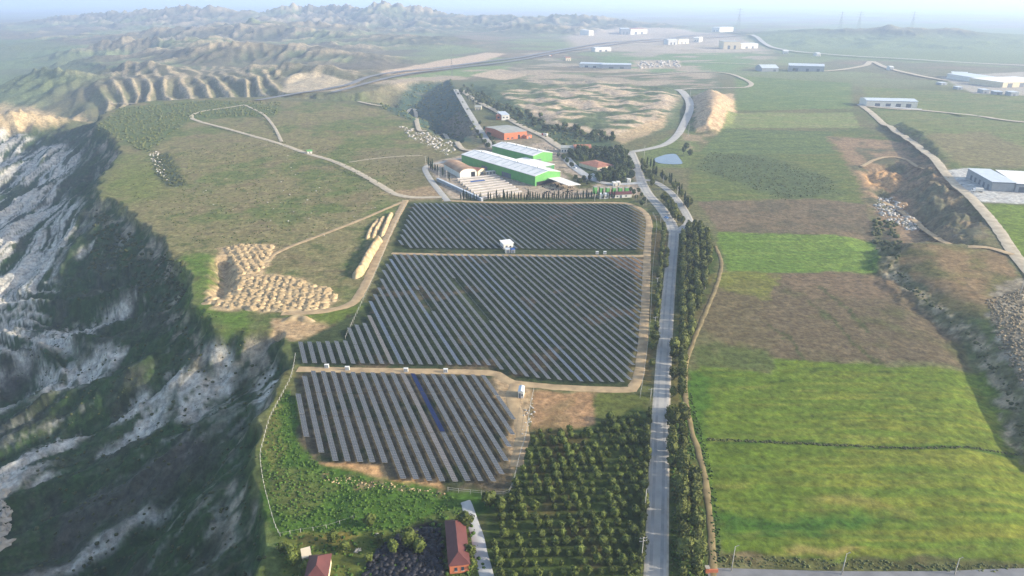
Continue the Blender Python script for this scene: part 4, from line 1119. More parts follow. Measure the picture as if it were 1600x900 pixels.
        for k in range(4):
            yy = L * (k + .5) / 4
            MB().tube((W / 2, yy, h + rise + .4), (W / 2, yy, h + rise + 1.3), .5, .35, 8).build('vent', M['grey_roof'], rf)
        for xx in (-over - .12, W + over - .05):
            MB().box(xx, xx + .17, -over, L + over, h - .35, h - .18).build('gutter', M['grey_roof'], root)
    if trim:
        MB().box(-.08, W + .08, -.08, -.003, h - 0.7, h - .02).build('fascia', M[trim], root)
    for (x0, x1, za, zb, *mm) in doors:
        d = MB().box(x0 * W, x1 * W, -0.12, 0.05, za, zb).build('door', M[mm[0] if mm else 'door_grey'], root)
        if len(mm) < 2: MB().box(x0 * W - .15, x1 * W + .15, -0.16, -0.005, zb + .002, zb + 0.25).build('lintel', M['concrete'], d)
    for (x0, x1, za, zb) in wins:
        d = MB().box(x0 * W, x1 * W, -0.08, 0.05, za, zb).build('window', M['glass'], root)
        MB().box(x0 * W - .1, x1 * W + .1, -0.14, -0.004, za - .18, za - .002).build('sill', M['concrete'], d)
    for (y0, y1, za, zb) in left_doors:
        MB().box(-0.1, 0.05, y0 * L, y1 * L, za, zb).build('side_door', M['door_grey'], root)
    for (y0, y1, za, zb) in right_wins:
        MB().box(W - .05, W + .08, y0 * L, y1 * L, za, zb).build('window', M['glass'], root)
    for k in range(ribs):
        yy = L * (k + .5) / ribs
        MB().box(-0.14, -0.004, yy - .12, yy + .12, 0, h - 0.05).build('wall_rib', M[wall], root)
    return root, W, L, z0

# factory compound
g, W, L, z0 = building('warehouse', 'long bright green warehouse with white gable roof in the factory compound', 'warehouse', (836, 291), (875, 283.5), (771, 247), 9.0, 'gable_y', 2.6, 'green_wall', 'white_roof',
    doors=[(0.06, 0.97, 0, 3.6, 'door_and_shade_dark', 1)], left_doors=[(0.3, 0.42, 0, 4.5), (.62, .70, 0, 4.5)], ribs=14)  # open front: dark slab with the shade inside put into its colour
building('warehouse', 'shorter green warehouse with white roof behind the long green one', 'warehouse', (833, 257), (863, 251.5), (806, 234), 8.5, 'gable_y', 2.4, 'green_wall', 'white_roof', doors=[(.1, .4, 0, 4.5)], ribs=6)
building('shed', 'low white-roofed annex between the two green warehouses', 'shed', (850, 268), (866, 264.5), (832, 252), 4.6, 'mono', 0.8, 'dark_green', 'white_roof', doors=[(.3, .7, 0, 3)])
# open canopy: posts carry a single-pitch roof
a, rz, W, L, u, v = rect((888, 299), (906, 296), (872, 284))
cz = H(*a); cn = empty('canopy', (a[0], a[1], cz), rz); tag(cn, 'open-sided canopy with white sheet roof beside the long green warehouse', 'canopy')
MB().prism([(-.5, -.5, 5.0), (W + .5, -.5, 4.2), (W + .5, -.5, 4.45), (-.5, -.5, 5.25)], (0, L + 1, 0)).build('roof', M['white_roof'], cn)
for i in range(4):
    for x in (0.1, W - .3):
        MB().box(x, x + .2, L * i / 3 - (.2 if i else 0), L * i / 3 + (0 if i else .2), -0.5, 4.25).build('post', M['steel'], cn)
MB().box(0.4, W - .4, L - .5, L - .3, -0.5, 3.8).build('back_wall', M['concrete'], cn)
building('hangar', 'domed hangar with rusty brown barrel roof and white front', 'hangar', (719, 279), (745, 276), (700, 264), 5.0, 'barrel', 3.4, 'white_wall', 'brown_dome', doors=[(.66, .9, 0, 5, 'door_and_shade_dark')])
building('shed', 'small shed with ribbed red-brown roof beside the domed hangar', 'shed', (747, 275), (758, 271), (735, 261), 4.6, 'gable_y', 1.6, 'cream_wall', 'terracotta', doors=[(.3, .7, 0, 3)])
for i, (px, py) in enumerate(((762, 272.5), (767, 272), (772, 271.5))):
    building('container', f'white box container, {ordinal(i + 1)} from the left beside the domed hangar', 'container', (px - 2.2, py + .6), (px + 2, py + .3), None, 2.6, 'mono', 0.12, 'white_wall', 'white_roof', doors=[(.2, .8, .2, 2.3)], L=3, over=.05)
# long covered storage rows
q0, q1, q2, q3 = [np.array(T(*p)) for p in ((713, 281), (774, 275), (818, 304), (752, 314.5))]
for i in range(9):
    t0 = (i + 0.2) / 9; t1 = (i + 0.62) / 9
    A = q0 + (q3 - q0) * t0; B = q1 + (q2 - q1) * t0; C = q0 + (q3 - q0) * t1; D = q1 + (q2 - q1) * t1
    base = empty('storage_row', (A[0], A[1], H(*A))); tag(base, f'long white-topped storage row, {ordinal(9 - i)} counted back from the cypress hedge', 'storage row', 'storage rows beside the domed hangar')
    loc = lambda p, z: (p[0] - A[0], p[1] - A[1], z)
    def band(P, Q, R, S, z0_, z1_):
        b = MB(); n = [P, Q, R, S]
        b.v = [loc(p, z0_) for p in n] + [loc(p, z1_) for p in n]
        b.f = [(3, 2, 1, 0), (4, 5, 6, 7), (0, 1, 5, 4), (1, 2, 6, 5), (2, 3, 7, 6), (3, 0, 4, 7)]; b.m = [0] * 6
        return b
    band(C, D, B, A, -0.5, 1.7).build('stack', M['concrete'], base)
    m_ = (A + C) / 2; e_ = (C - A) * 0.56; n_ = (B + D) / 2; g_ = (D - B) * 0.56
    cv = MB(); pr = [loc(m_ + e_, 1.72), loc(n_ + g_, 1.72), loc(n_ + g_ * .5, 2.2), loc(m_ + e_ * .5, 2.2), loc(m_ - e_ * .5, 2.2), loc(n_ - g_ * .5, 2.2), loc(n_ - g_, 1.72), loc(m_ - e_, 1.72)]
    cv.v = pr; cv.f = [(0, 1, 2, 3), (3, 2, 5, 4), (4, 5, 6, 7), (0, 3, 4, 7), (1, 6, 5, 2), (7, 6, 1, 0)]; cv.m = [0] * 6
    co = cv.build('cover', M['sheet_cover'], base)
    if i == 2:
        tp = band(A + (B - A) * .2 + (C - A) * 1.05, A + (B - A) * .55 + (C - A) * 1.05, A + (B - A) * .55 - (C - A) * .05, A + (B - A) * .2 - (C - A) * .05, 2.21, 2.3)
        tp.build('blue_tarpaulin', M['blue'], base)
building('row_side_wall', 'low side wall in bluish shade along the left end of the storage rows', 'shed', (752, 315), (755, 314.5), (708, 279), 2.4, 'mono', .1, 'grey_wall', 'pale_roof', over=.1)  # strip added for the bluish shaded side wall of the storage rows
building('brick_building', 'orange brick factory building with pale roof and dark doors', 'building', (788, 219), (823, 215.5), (772, 208), 8.2, 'gable_x', 1.4, 'brick', 'grey_roof',
         doors=[(.60, .70, 0, 5, 'door_and_shade_dark'), (.83, .93, 1.5, 4.5, 'door_and_shade_dark')], wins=[(.12, .22, 1.2, 2.6), (.3, .4, 1.2, 2.6)])
building('annex', 'low brick lean-to at the right of the orange brick building', 'shed', (823, 217), (831, 215), None, 3, 'mono', .5, 'brick', 'terracotta', L=9, doors=[(.3, .6, 0, 2.2)])
building('house', 'small white-fronted house with red side behind the orange brick building', 'house', (784, 188), (796, 187.5), (774, 183), 6.8, 'mono', .8, 'white_wall', 'pale_roof', wins=[(.15, .35, 3, 4.5), (.6, .8, 3, 4.5)])
building('house', 'narrow red-walled house touching the small white-fronted house', 'house', (775, 187), (783, 187.5), None, 6, 'mono', .6, 'brick', 'terracotta', L=12, wins=[(.3, .7, 2, 4)])
building('office', 'white office wing with flat roof left of the red-roofed house in the compound', 'office', (876, 238.5), (896.5, 239), None, 5, 'mono', .5, 'white_wall', 'grey_roof', L=12, wins=[(x, x + .1, 1.2, 3) for x in (.1, .3, .5, .7)], doors=[(.86, .96, 0, 2.6)])
building('house', 'compound house with long red tiled roof beside the grove', 'house', (897.5, 239), (924, 238.5), None, 4.5, 'gable_x', 3.0, 'white_wall', 'terracotta', L=14, wins=[(x, x + .08, 1, 2.8) for x in (.08, .26, .44, .62, .8)])
building('house', 'low compound house with tan tiled hip roof inside the grove', 'house', (933, 268), (959, 263.5), (914, 258), 3.6, 'hip', 2.4, 'cream_wall', 'terracotta', wins=[(x, x + .1, 1, 2.4) for x in (.15, .4, .65)], right_wins=[(.3, .4, 1, 2.4)])
for i in range(5):
    building('shelter', f'small white-roofed shelter at the back of the grove, {ordinal(i + 1)} from the left', 'shelter', (937 + i * 8, 236.5), (943 + i * 8, 236.5), None, 2.6, 'gable_x', .5, 'white_wall', 'white_roof', L=5, doors=[(.3, .7, 0, 2)], over=.2)
for i, px in enumerate((930.5, 940, 950, 960, 969.5, 979.5)):
    a, rz, W, L, u, v = rect((px - 2.6, 304.5 if i == 0 else 303.5), (px + 2.6, 304.2 if i == 0 else 303.2), None, 3.4)
    b = empty('hopper', (a[0], a[1], H(*a)), rz); tag(b, f'bright green upright hopper box, {ordinal(i + 1)} from the left behind the hedge', 'hopper', 'green hoppers')
    hh = 6.2 if i == 0 else 5.0
    MB().box(0, W, 0, L, 0.9, hh).build('body', M['green_wall'], b)
    MB().box(.1, W - .1, .1, L - .1, hh + .003, hh + .5).build('lid', M['grey_roof'], b)
    MB().tube((W / 2, L / 2, hh + .5), (W / 2, L / 2, hh + 3.2), .12, .12, 6).build('vent_pipe', M['steel'], b)
    for x in (.1, W - .3):
        for y in (.1, L - .3): MB().box(x, x + .2, y, y + .2, -0.6, .9).build('leg', M['steel'], b)
building('shed', 'long low shed with dark red roof in front of the green hoppers', 'shed', (953, 310), (987, 308.5), None, 3.0, 'gable_x', 1.2, 'white_wall', 'red_roof', L=8, doors=[(.1, .2, 0, 2.2), (.45, .55, 0, 2.2)], wins=[(.3, .38, 1, 2), (.7, .78, 1, 2)])
building('container', 'white site cabin left of the dark red roofed shed', 'cabin', (937, 311), (951, 310.5), None, 3.2, 'mono', .2, 'white_wall', 'white_roof', L=6, wins=[(.2, .4, 1, 2), (.6, .8, 1, 2)], over=.1)
for i, (px, py) in enumerate(((961, 291), (967, 290), (983, 285))):
    building('container', ['white container behind the middle green hoppers', 'second white container behind the middle green hoppers', 'small white gatehouse beside the compound road'][i], 'container', (px - 2.5, py), (px + 2.5, py - .3), None, 2.8, 'mono', .15, 'white_wall', 'white_roof', L=4, doors=[(.3, .6, 0, 2.2)], over=.1)

# right hand warehouses
building('warehouse', 'grey panel warehouse with flat pale roof on the concrete apron at the right edge', 'warehouse', (1547.5, 298), (1584, 299.5), (1507, 277), 7.0, 'mono', 0.8, 'grey_wall', 'pale_roof', left_doors=[(y, y + .07, 0, 4) for y in (.08, .25, .42, .59, .76)],
    doors=[(.03, .3, .3, 5.5, 'grey_wall', 1), (.35, .63, .3, 5.5, 'grey_wall', 1), (.68, .96, .3, 5.5, 'grey_wall', 1)], trim='door_grey')
building('warehouse', 'taller white-roofed hall adjoining the grey warehouse, cut by the right edge', 'warehouse', (1585, 300), (1640, 303), (1553, 279), 6.6, 'mono', .8, 'grey_wall', 'white_roof', doors=[(.1, .26, 0, 4.2), (.5, .66, 0, 4.2)], trim='door_grey')
building('warehouse', 'grey warehouse with four shutter doors standing alone in the green fields', 'warehouse', (1353, 166.5), (1432.5, 168.8), (1347, 158), 10, 'gable_x', 2.0, 'white_wall', 'pale_roof', doors=[(x, x + .10, 0, 6.2) for x in (.17, .38, .58, .78)], L=36, trim='door_grey')
building('warehouse', 'long blue-grey warehouse with pale roof beyond the fields', 'warehouse', (1231, 111.5), (1287, 112), None, 13, 'gable_x', 3.5, 'grey_wall', 'pale_roof', L=45, doors=[(x, x + .08, 0, 7) for x in (.2, .5, .8)])
building('warehouse', 'small pale warehouse with sloping roof left of the long blue-grey one', 'warehouse', (1190, 112), (1216, 112), None, 8, 'gable_x', 6, 'grey_wall', 'pale_roof', L=45, doors=[(.7, .85, 0, 5)])
building('warehouse', 'cream hall at the far left of the right hand industrial estate', 'warehouse', (1488, 123.5), (1514, 124.5), None, 9, 'mono', 1, 'cream_wall', 'pale_roof', L=60, doors=[(.4, .6, 0, 7)])
building('warehouse', 'white and grey hall in the middle of the right hand industrial estate', 'warehouse', (1520, 128.5), (1556, 127), None, 9, 'mono', 1, 'white_wall', 'pale_roof', L=70, doors=[(.2, .35, 0, 7), (.6, .75, 0, 7)])
building('warehouse', 'large white-roofed hall nearest in the right hand industrial estate', 'warehouse', (1566, 137), (1640, 134), None, 10, 'mono', 1, 'cream_wall', 'white_roof', L=75, doors=[(.1, .2, 0, 8), (.35, .45, 0, 8), (.6, .7, 0, 8)])
for i, (px, py, w, h_) in enumerate(((1540, 146, 10, 6), (1560, 148, 12, 5), (1585, 150, 12, 6), (1500, 140, 8, 4), (1475, 133, 9, 4))):
    building('shed', ['low pale shed in the yard below the white halls', 'long low shed in the estate yard', 'pale shed at the right edge of the estate yard', 'small store left of the estate yard', 'low store beside the estate lane'][i], 'shed', (px - w / 2, py), (px + w / 2, py), None, h_, 'mono', .6, 'grey_wall', 'pale_roof', L=14, doors=[(.3, .6, 0, 3)])
# far industrial buildings
FARB = [((940, 107), (986, 108), 40, 10, 'grey_wall', 'pale_roof', 'pale blue-roofed hall beside the gravel depot, right of a pair'), ((905, 105), (940, 106), 35, 9, 'white_wall', 'pale_roof', 'pale blue-roofed hall, left of a pair near the highway'),
        ((930, 81), (955, 80), 30, 11, 'white_wall', 'white_roof', 'cream and white building just below the highway'), ((1130, 77), (1156, 77), 60, 24, 'cream_wall', 'grey_roof', 'tall cream building in the tan industrial plain'),
        ((1158, 76), (1184, 75.5), 50, 15, 'white_wall', 'white_roof', 'white hall right of the tall cream building'), ((1044, 70), (1058, 70), 50, 18, 'white_wall', 'white_roof', 'white block in the middle of the tan industrial plain'),
        ((1060, 68.5), (1076, 68), 50, 16, 'cream_wall', 'grey_roof', 'cream block beside the white block on the plain'), ((1083, 66), (1092, 66), 50, 17, 'white_wall', 'white_roof', 'small white block at the right of the plain'),
        ((920, 55.5), (927, 55.5), 60, 22, 'white_wall', 'white_roof', 'lone white building at the left rim of the plain'), ((970, 54), (984, 54), 80, 25, 'grey_wall', 'pale_roof', 'blue-grey hall at the far rim of the plain'),
        ((985, 54), (1011, 52.5), 80, 24, 'white_wall', 'terracotta', 'long reddish building at the far rim of the plain'), ((1112, 50), (1124, 50), 90, 25, 'white_wall', 'white_roof', 'distant white block in the haze right of the plain'),
       
        ((884, 95), (892, 95), 30, 8, 'cream_wall', 'terracotta', 'small house with tiled roof left of the pale blue halls'), ((1276, 88), (1282, 88), 25, 8, 'white_wall', 'white_roof', 'small white house on the far east road'),
        ((1224, 84), (1232, 84), 30, 8, 'white_wall', 'white_roof', 'white roadside building where the east road bends'), ((1390, 110), (1396, 110), 20, 7, 'white_wall', 'white_roof', 'small white shed on the lane across the green fields'),
        ((742, 172), (752, 172), 14, 4, 'cream_wall', 'grey_roof', 'low pale shed on the terrace road')]
for A, B, L_, h_, w_, r_, lab in FARB:
    building('far_building', lab, 'building', A, B, None, h_, 'gable_x' if h_ < 20 else 'mono', 2.0, w_, r_, L=L_, doors=[(.25, .4, 0, h_ * .5), (.62, .75, 0, h_ * .5)])
# yard at the bottom
building('barn', 'long barn with dark red hip roof beside the drive', 'barn', (703, 897), (733, 894), None, 3.2, 'hip', 2.2, 'brick', 'red_roof', L=18, wins=[(.25, .4, 1, 2.2), (.6, .75, 1, 2.2)], right_wins=[(y, y + .03, 1, 2.2) for y in (.1, .25, .4, .55, .7, .85)])
building('house', 'small house with dark red hip roof at the bottom of the photo', 'house', (479, 922), (512, 919), None, 3.4, 'hip', 2.6, 'cream_wall', 'red_roof', L=9.0, wins=[(.2, .35, 1, 2.2), (.65, .8, 1, 2.2)])
building('lean_to', 'pale sheet-roofed lean-to behind the small red-roofed house', 'shed', (474, 884), (488, 880), None, 2.6, 'mono', .3, 'concrete', 'cream_wall', L=3.5, doors=[(.3, .6, 0, 2)], over=.1)
# solar farm buildings
building('kiosk', 'white transformer kiosk on the dirt track between the solar blocks', 'kiosk', (809.5, 622), (818, 622.5), None, 2.9, 'gable_y', .4, 'white_wall', 'pale_roof', L=4.6, doors=[(.15, .5, .1, 2.2)], wins=[(.62, .85, 1.2, 2.0)], over=.1)
building('shed', 'white-roofed control shed inside the rear solar block', 'shed', (787, 390), (802, 388), None, 3.6, 'mono', .4, 'white_wall', 'white_roof', L=6.5, doors=[(.2, .4, 0, 2.4)], wins=[(.6, .8, 1, 2)])
building('container', 'grey container in front of the control shed in the rear solar block', 'container', (790, 396), (797, 395.6), None, 2.5, 'mono', .1, 'white_wall', 'pale_roof', L=3, doors=[(.2, .8, .2, 2.2)], over=.05)
building('container', 'blue container beside the control shed in the rear solar block', 'container', (798.5, 396), (805, 395.6), None, 2.3, 'mono', .1, 'grey_wall', 'blue', L=3, doors=[(.2, .8, .2, 2.1)], over=.05)
for (px, py, lab) in ((511, 575, 'white inverter cabinet, leftmost on the front dirt track'), (543, 578.5, 'white inverter cabinet, second from the left on the front dirt track'), (634.5, 581, 'white inverter cabinet above the vivid blue panel row'),
        (696.5, 582, 'white inverter cabinet, rightmost on the front dirt track'), (933, 397, 'white inverter cabinet on the rear dirt track, left of two'), (945, 397, 'white inverter cabinet on the rear dirt track, right of two')):
    a = T(px, py); b = empty('inverter_cabinet', (a[0], a[1], H(*a))); tag(b, lab, 'cabinet', 'inverter cabinets')
    MB().box(-.9, .9, -.45, .45, .25, 1.75).build('cabinet_body', M['white_wall'], b)
    MB().box(-1.0, 1.0, -.55, .55, 1.753, 1.86).build('rain_roof', M['white_roof'], b)
    MB().box(-1.05, 1.05, -.6, .6, -.4, .25).build('plinth', M['concrete'], b)
    for x in (-.8, .05): MB().box(x, x + .75, -.48, -.452, .35, 1.65).build('door', M['grey_wall'], b)
a = T(484, 239.5); b = empty('hut', (a[0], a[1], H(*a)), .3); tag(b, 'small bright green-roofed hut on the plateau track', 'hut')
MB().box(-2.5, 2.5, -2, 2, -.5, 2.4).build('wall', M['white_wall'], b); MB().prism([(-3, -2.4, 2.42), (3, -2.4, 2.42), (3, -2.4, 2.6), (-3, -2.4, 2.6)], (0, 4.8, .9)).build('roof', M['green_wall'], b)
MB().box(-.5, .5, -2.06, -1.9, 0, 2).build('door', M['door_grey'], b)

# ------------------------------------------------------------------ poles, pylons, mast
M['pole'] = mat('concrete_pole', (206, 202, 192), 0.85, 0.1, 1.0)
def ptop(px, pyb, pyt):
    """height in metres of a vertical thing seen from pyb up to pyt"""
    x, y = T(px, pyb); z = H(x, y)
    cp, sp = math.cos(PITCH), math.sin(PITCH)
    b = (450.0 - pyt) / F_PX; r = (-sp + b * cp) / (cp + b * sp)
    return x, y, z, CAM_H + y * r - z
def pole(px, pyb, pyt, lab, arms=1, lamp=False):
    x, y, z, h = ptop(px, pyb, pyt); h = min(max(h, 6), 15)
    o = empty('utility_pole', (x, y, z), 0.2); tag(o, lab, 'pole', 'utility poles')
    k = 1.0 + max(0, (y - 300)) / 900.0
    MB().tube((0, 0, -.5), (0, 0, h), .17 * k, .10 * k, 7).build('shaft', M['pole'], o, True)
    if lamp:
        MB().tube((0, 0, h - .1), (.7, 0, h + .15), .07, .05, 5).build('lamp_arm', M['pole'], o)
        MB().box(.6, 1.15, -.12, .12, h + .1, h + .22).build('lamp_head', M['steel'], o)
    for i in range(arms):
        a = MB().box(-1.2, 1.2, -.08, .08, h - .5 - i * 1.1, h - .34 - i * 1.1).build('crossarm', M['steel'], o)
        for xx in (-1.05, 0.3, 1.05): MB().tube((xx, 0, h - .335 - i * 1.1), (xx, 0, h - .05 - i * 1.1), .06, .04, 5).build('insulator', M['white_wall'], a)
for px, b, t, lab, ar, lp_ in ((1002, 878, 839, 'white utility pole with two crossarms left of the main road near the bottom', 2, False), (1007, 800, 764, 'tall lamp pole between orchard and main road', 0, True),
        (1142.5, 893, 854, 'leaning-looking lamp pole at the near corner of the bright green field', 0, True), (1315, 898, 865, 'thin pole at the bottom edge of the bright green field, middle of three', 0, True), (1491, 898, 875, 'thin pole at the bottom edge of the bright green field, rightmost of three', 0, True),
        (1023, 512, 496, 'pole on the left verge beside the road lay-by', 1, False), (1016, 627, 612, 'pole at the corner where orchard meets the solar track', 1, False), (1026.5, 449, 434, 'pole on the left verge halfway up the main road', 1, False),
        (1032, 348, 334, 'pole between the solar field corner and the compound road', 1, False), (1009, 322, 302, 'pole near the rear right corner of the solar farm', 1, False), (993.5, 315, 296, 'thick pole beside the dark red roofed shed', 2, False),
        (929, 315, 303, 'pole in the hedge below the first green hopper', 1, False), (1036, 288, 274, 'pole among the loop road conifers, upper', 0, True), (1057.5, 311, 291, 'pole among the loop road conifers, lower', 0, True), (1006, 251, 225, 'tall pole beside the pond meadow', 1, False),
        (686, 284, 266, 'left pole of a pair beside the concrete lane', 2, False), (698, 282, 266, 'right pole of a pair beside the concrete lane', 2, False), (721.5, 315, 300, 'pole at the near left corner of the storage rows', 1, False), (665, 256, 244, 'pole at the bend of the concrete lane', 1, False),
        (1102, 452, 440, 'pole at the right side of the roadside belt', 0, True), (1075, 214, 190, 'pole beside the curving hill road', 1, False), (1594, 460, 440, 'pole on the far right bank beside the ridge road', 1, False), (1078, 154, 136, 'pole at the top of the hill road', 1, False),
        (733, 158, 150, 'pole on the terrace road, first of three', 1, False), (742, 164, 156, 'pole on the terrace road, second of three', 1, False), (752, 168, 160, 'pole on the terrace road, third of three', 1, False)):
    pole(px, b, t, lab, ar, lp_)
def pylon(px, D, pyt, lab, pyb=None):
    x, _, zt = crest(px, pyt, D); z = H(x, D); h = zt - z
    o = empty('power_pylon', (x, D, z)); tag(o, lab, 'pylon', 'far power pylons')
    w = h * .09; b = MB(); r = .45
    for sx in (-1, 1):
        for sy in (-1, 1):
            MB().tube((sx * w, sy * w, -2), (sx * w * .25, sy * w * .25, h * .72), r, r * .7, 4).tube((sx * w * .25, sy * w * .25, h * .72), (0, 0, h), r * .7, r * .5, 4).build('leg', M['steel'], o)
    for i in range(6):
        f0, f1 = i / 6 * .72, (i + 1) / 6 * .72
        a0, a1 = w * (1 - .75 * f0 / .72), w * (1 - .75 * f1 / .72)
        for s in (-1, 1):
            b.tube((-a0, s * a0, h * f0), (a1, s * a1, h * f1), r * .5, r * .5, 4); b.tube((a0, s * a0, h * f0), (-a1, s * a1, h * f1), r * .5, r * .5, 4)
    b.build('lattice', M['steel'], o)
    for f_, l in ((.72, .22), (.83, .18), (.93, .13)):
        MB().tube((-h * l, 0, h * f_), (h * l, 0, h * f_), r * .8, r * .8, 4).build('crossarm', M['steel'], o)
pylon(1157, 3300, 12, 'tall lattice pylon on the hazy horizon, leftmost')
pylon(1317, 3350, 17, 'lattice pylon behind the hill crest, second from the left')
pylon(1346, 3350, 17, 'lattice pylon behind the hill crest, third from the left')
pylon(1430, 3250, 17, 'lattice pylon behind the hill crest, rightmost')
x, y, z, h = ptop(706, 119, 76)
o = empty('radio_mast', (x, y, z)); tag(o, 'thin lattice radio mast rising from the ravine rim', 'mast')
for k in range(3):
    a = k * 2.094; MB().tube((2 * math.cos(a), 2 * math.sin(a), -1), (.4 * math.cos(a), .4 * math.sin(a), h), .22, .18, 4).build('leg', M['steel'], o)
b = MB()
for i in range(16):
    f0, f1 = i / 16, (i + 1) / 16
    for k in range(3):
        a0, a1 = k * 2.094, (k + 1) * 2.094; r0, r1 = 2 - 1.6 * f0, 2 - 1.6 * f1
        b.tube((r0 * math.cos(a0), r0 * math.sin(a0), h * f0), (r1 * math.cos(a1), r1 * math.sin(a1), h * f1), .1, .1, 4)
b.build('lattice', M['steel'], o)

# ------------------------------------------------------------------ vehicles
M['tyre'] = mat('tyre', (40, 40, 42), 0.9, 0.1, 1); M['lamp_glass'] = mat('lamp_glass', (240, 236, 220), .3, .05, 1)
def car(px, py, rz, col, lab, truck=False):
    x, y = T(px, py); o = empty('truck' if truck else 'car', (x, y, H(x, y) + .18), rz); tag(o, lab, 'truck' if truck else 'car')
    m = mat('paint_' + '_'.join(map(str, col)), col, .35, .05, 1, spec=.5, k=.8)
    s = 1.9 if truck else 1.0
    if truck:
        MB().prism([(1.6, -1.2, .5), (3.6, -1.2, .5), (3.6, -1.2, 1.6), (3.2, -1.2, 2.7), (1.6, -1.2, 2.7)], (0, 2.4, 0)).build('cab', m, o)
        MB().box(-4.0, 1.45, -1.25, 1.25, .9, 3.1).build('load_box', M['white_wall'], o); MB().box(-4, 1.6, -.5, .5, .55, .9).build('chassis', M['tyre'], o)
        MB().prism([(3.62, -1.05, 1.65), (3.27, -1.05, 2.6), (3.22, -1.05, 2.6), (3.57, -1.05, 1.65)], (0, 2.1, 0)).build('windscreen', M['glass'], o)
        wheels = ((2.7, 1.1), (-2.2, 1.1), (-3.2, 1.1)); wr = .5
    else:
        MB().prism([(-2.1, -.85, .3), (2.1, -.85, .3), (2.15, -.85, .7), (1.1, -.85, .92), (-1.9, -.85, .95), (-2.15, -.85, .75)], (0, 1.7, 0)).build('body', m, o)
        cb = MB().prism([(-1.6, -.74, .95), (1.05, -.74, .93), (.4, -.74, 1.42), (-1.2, -.74, 1.45)], (0, 1.48, 0)).build('cabin', M['glass'], o)
        MB().box(-1.15, .35, -.7, .7, 1.435, 1.5).build('roof', m, o)
        for s_ in (-.55, .55): MB().box(2.1, 2.17, s_ - .2, s_ + .2, .52, .68).build('headlight', M['lamp_glass'], o)
        wheels = ((1.3, .8), (-1.3, .8)); wr = .32
    for wx, wy in wheels:
        for s_ in (-1, 1):
            w = MB().tube((wx, s_ * wy - .11, wr - .18), (wx, s_ * wy + .11, wr - .18), wr, wr, 12).build('wheel', M['tyre'], o)
            MB().tube((wx, s_ * (wy + .115) - .01, wr - .18), (wx, s_ * (wy + .115) + .01, wr - .18), wr * .55, wr * .55, 8).build('hub', M['alu'], w)
car(1041, 341, math.radians(110), (120, 170, 230), 'blue car driving on the left road branch before the junction')
car(898, 263, math.radians(130), (236, 238, 240), 'white van-like car on the compound lane', False)
car(926, 274, math.radians(120), (228, 230, 232), 'pale parked car, uppermost of three below the compound lane')
car(929, 276.5, math.radians(120), (196, 206, 216), 'silver parked car, middle of three below the compound lane')
car(932, 279, math.radians(120), (232, 232, 228), 'white parked car, lowest of three below the compound lane')
car(1526, 300, math.radians(170), (236, 236, 236), 'white truck parked on the concrete apron of the grey warehouse', True)
car(851, 212.5, math.radians(140), (176, 60, 56), 'red-cabbed truck on the road behind the brick building', True)
car(860, 88, math.radians(15), (200, 60, 50), 'tiny red-cabbed truck on the highway', True)

# ------------------------------------------------------------------ fences
M['fence'] = mat('white_fence', (214, 210, 198), 0.9, 0.12, 1.0)
_fp = MB().box(-.07, .07, -.07, .07, -.4, 1.5).build('fence_post', M['fence']); fp_me = _fp.data; bpy.data.objects.remove(_fp)
def fence(pts, step, lab, rails=(1.35, .7), r=.035, h=1.0):
    C = smooth_path(TP(pts), step); z = height(C[:, 0], C[:, 1])
    o = empty('fence', (C[0][0], C[0][1], z[0])); tag(o, lab, 'fence')
    for i in range(len(C)):
        p = bpy.data.objects.new('fence_post', fp_me); link(p, o); p.location = (C[i][0] - C[0][0], C[i][1] - C[0][1], z[i] - z[0]); p.scale = (1, 1, h)
    for zz in rails:
        b = MB()
        for i in range(len(C) - 1):
            b.tube((C[i][0] - C[0][0], C[i][1] - C[0][1], z[i] - z[0] + zz * h), (C[i + 1][0] - C[0][0], C[i + 1][1] - C[0][1], z[i + 1] - z[0] + zz * h), r, r, 4)
        b.build('rail', M['fence'], o)
fence([(462, 556), (455, 590), (440, 620), (422, 655), (412, 690), (407, 715), (412, 755), (422, 795), (431, 825), (438, 838)], 2.6, 'white post fence along the cliff edge left of the solar farm', (1.35, .8), .03)
fence([(438, 838), (470, 832), (510, 826), (552, 812)], 3.0, 'thin post fence between the weeds and the yard', (1.3,), .02)
fence([(632, 322), (612, 365), (590, 420), (570, 465), (548, 512), (540, 530)], 3.5, 'wire fence with pale posts along the left rim of the solar farm', (1.4, .8), .03, 1.2)
fence([(1020, 335), (1026, 352), (1020, 420), (1016, 500), (1008, 570), (1000, 622)], 3.5, 'wire fence with pale posts along the right side of the solar farm', (1.4, .8), .03, 1.2)
fence([(834, 612), (828, 640), (822, 680), (812, 715), (800, 762), (786, 775), (735, 772), (700, 768)], 3.0, 'wire fence with grey posts around the front solar block corner', (1.4, .8), .04, 1.2)

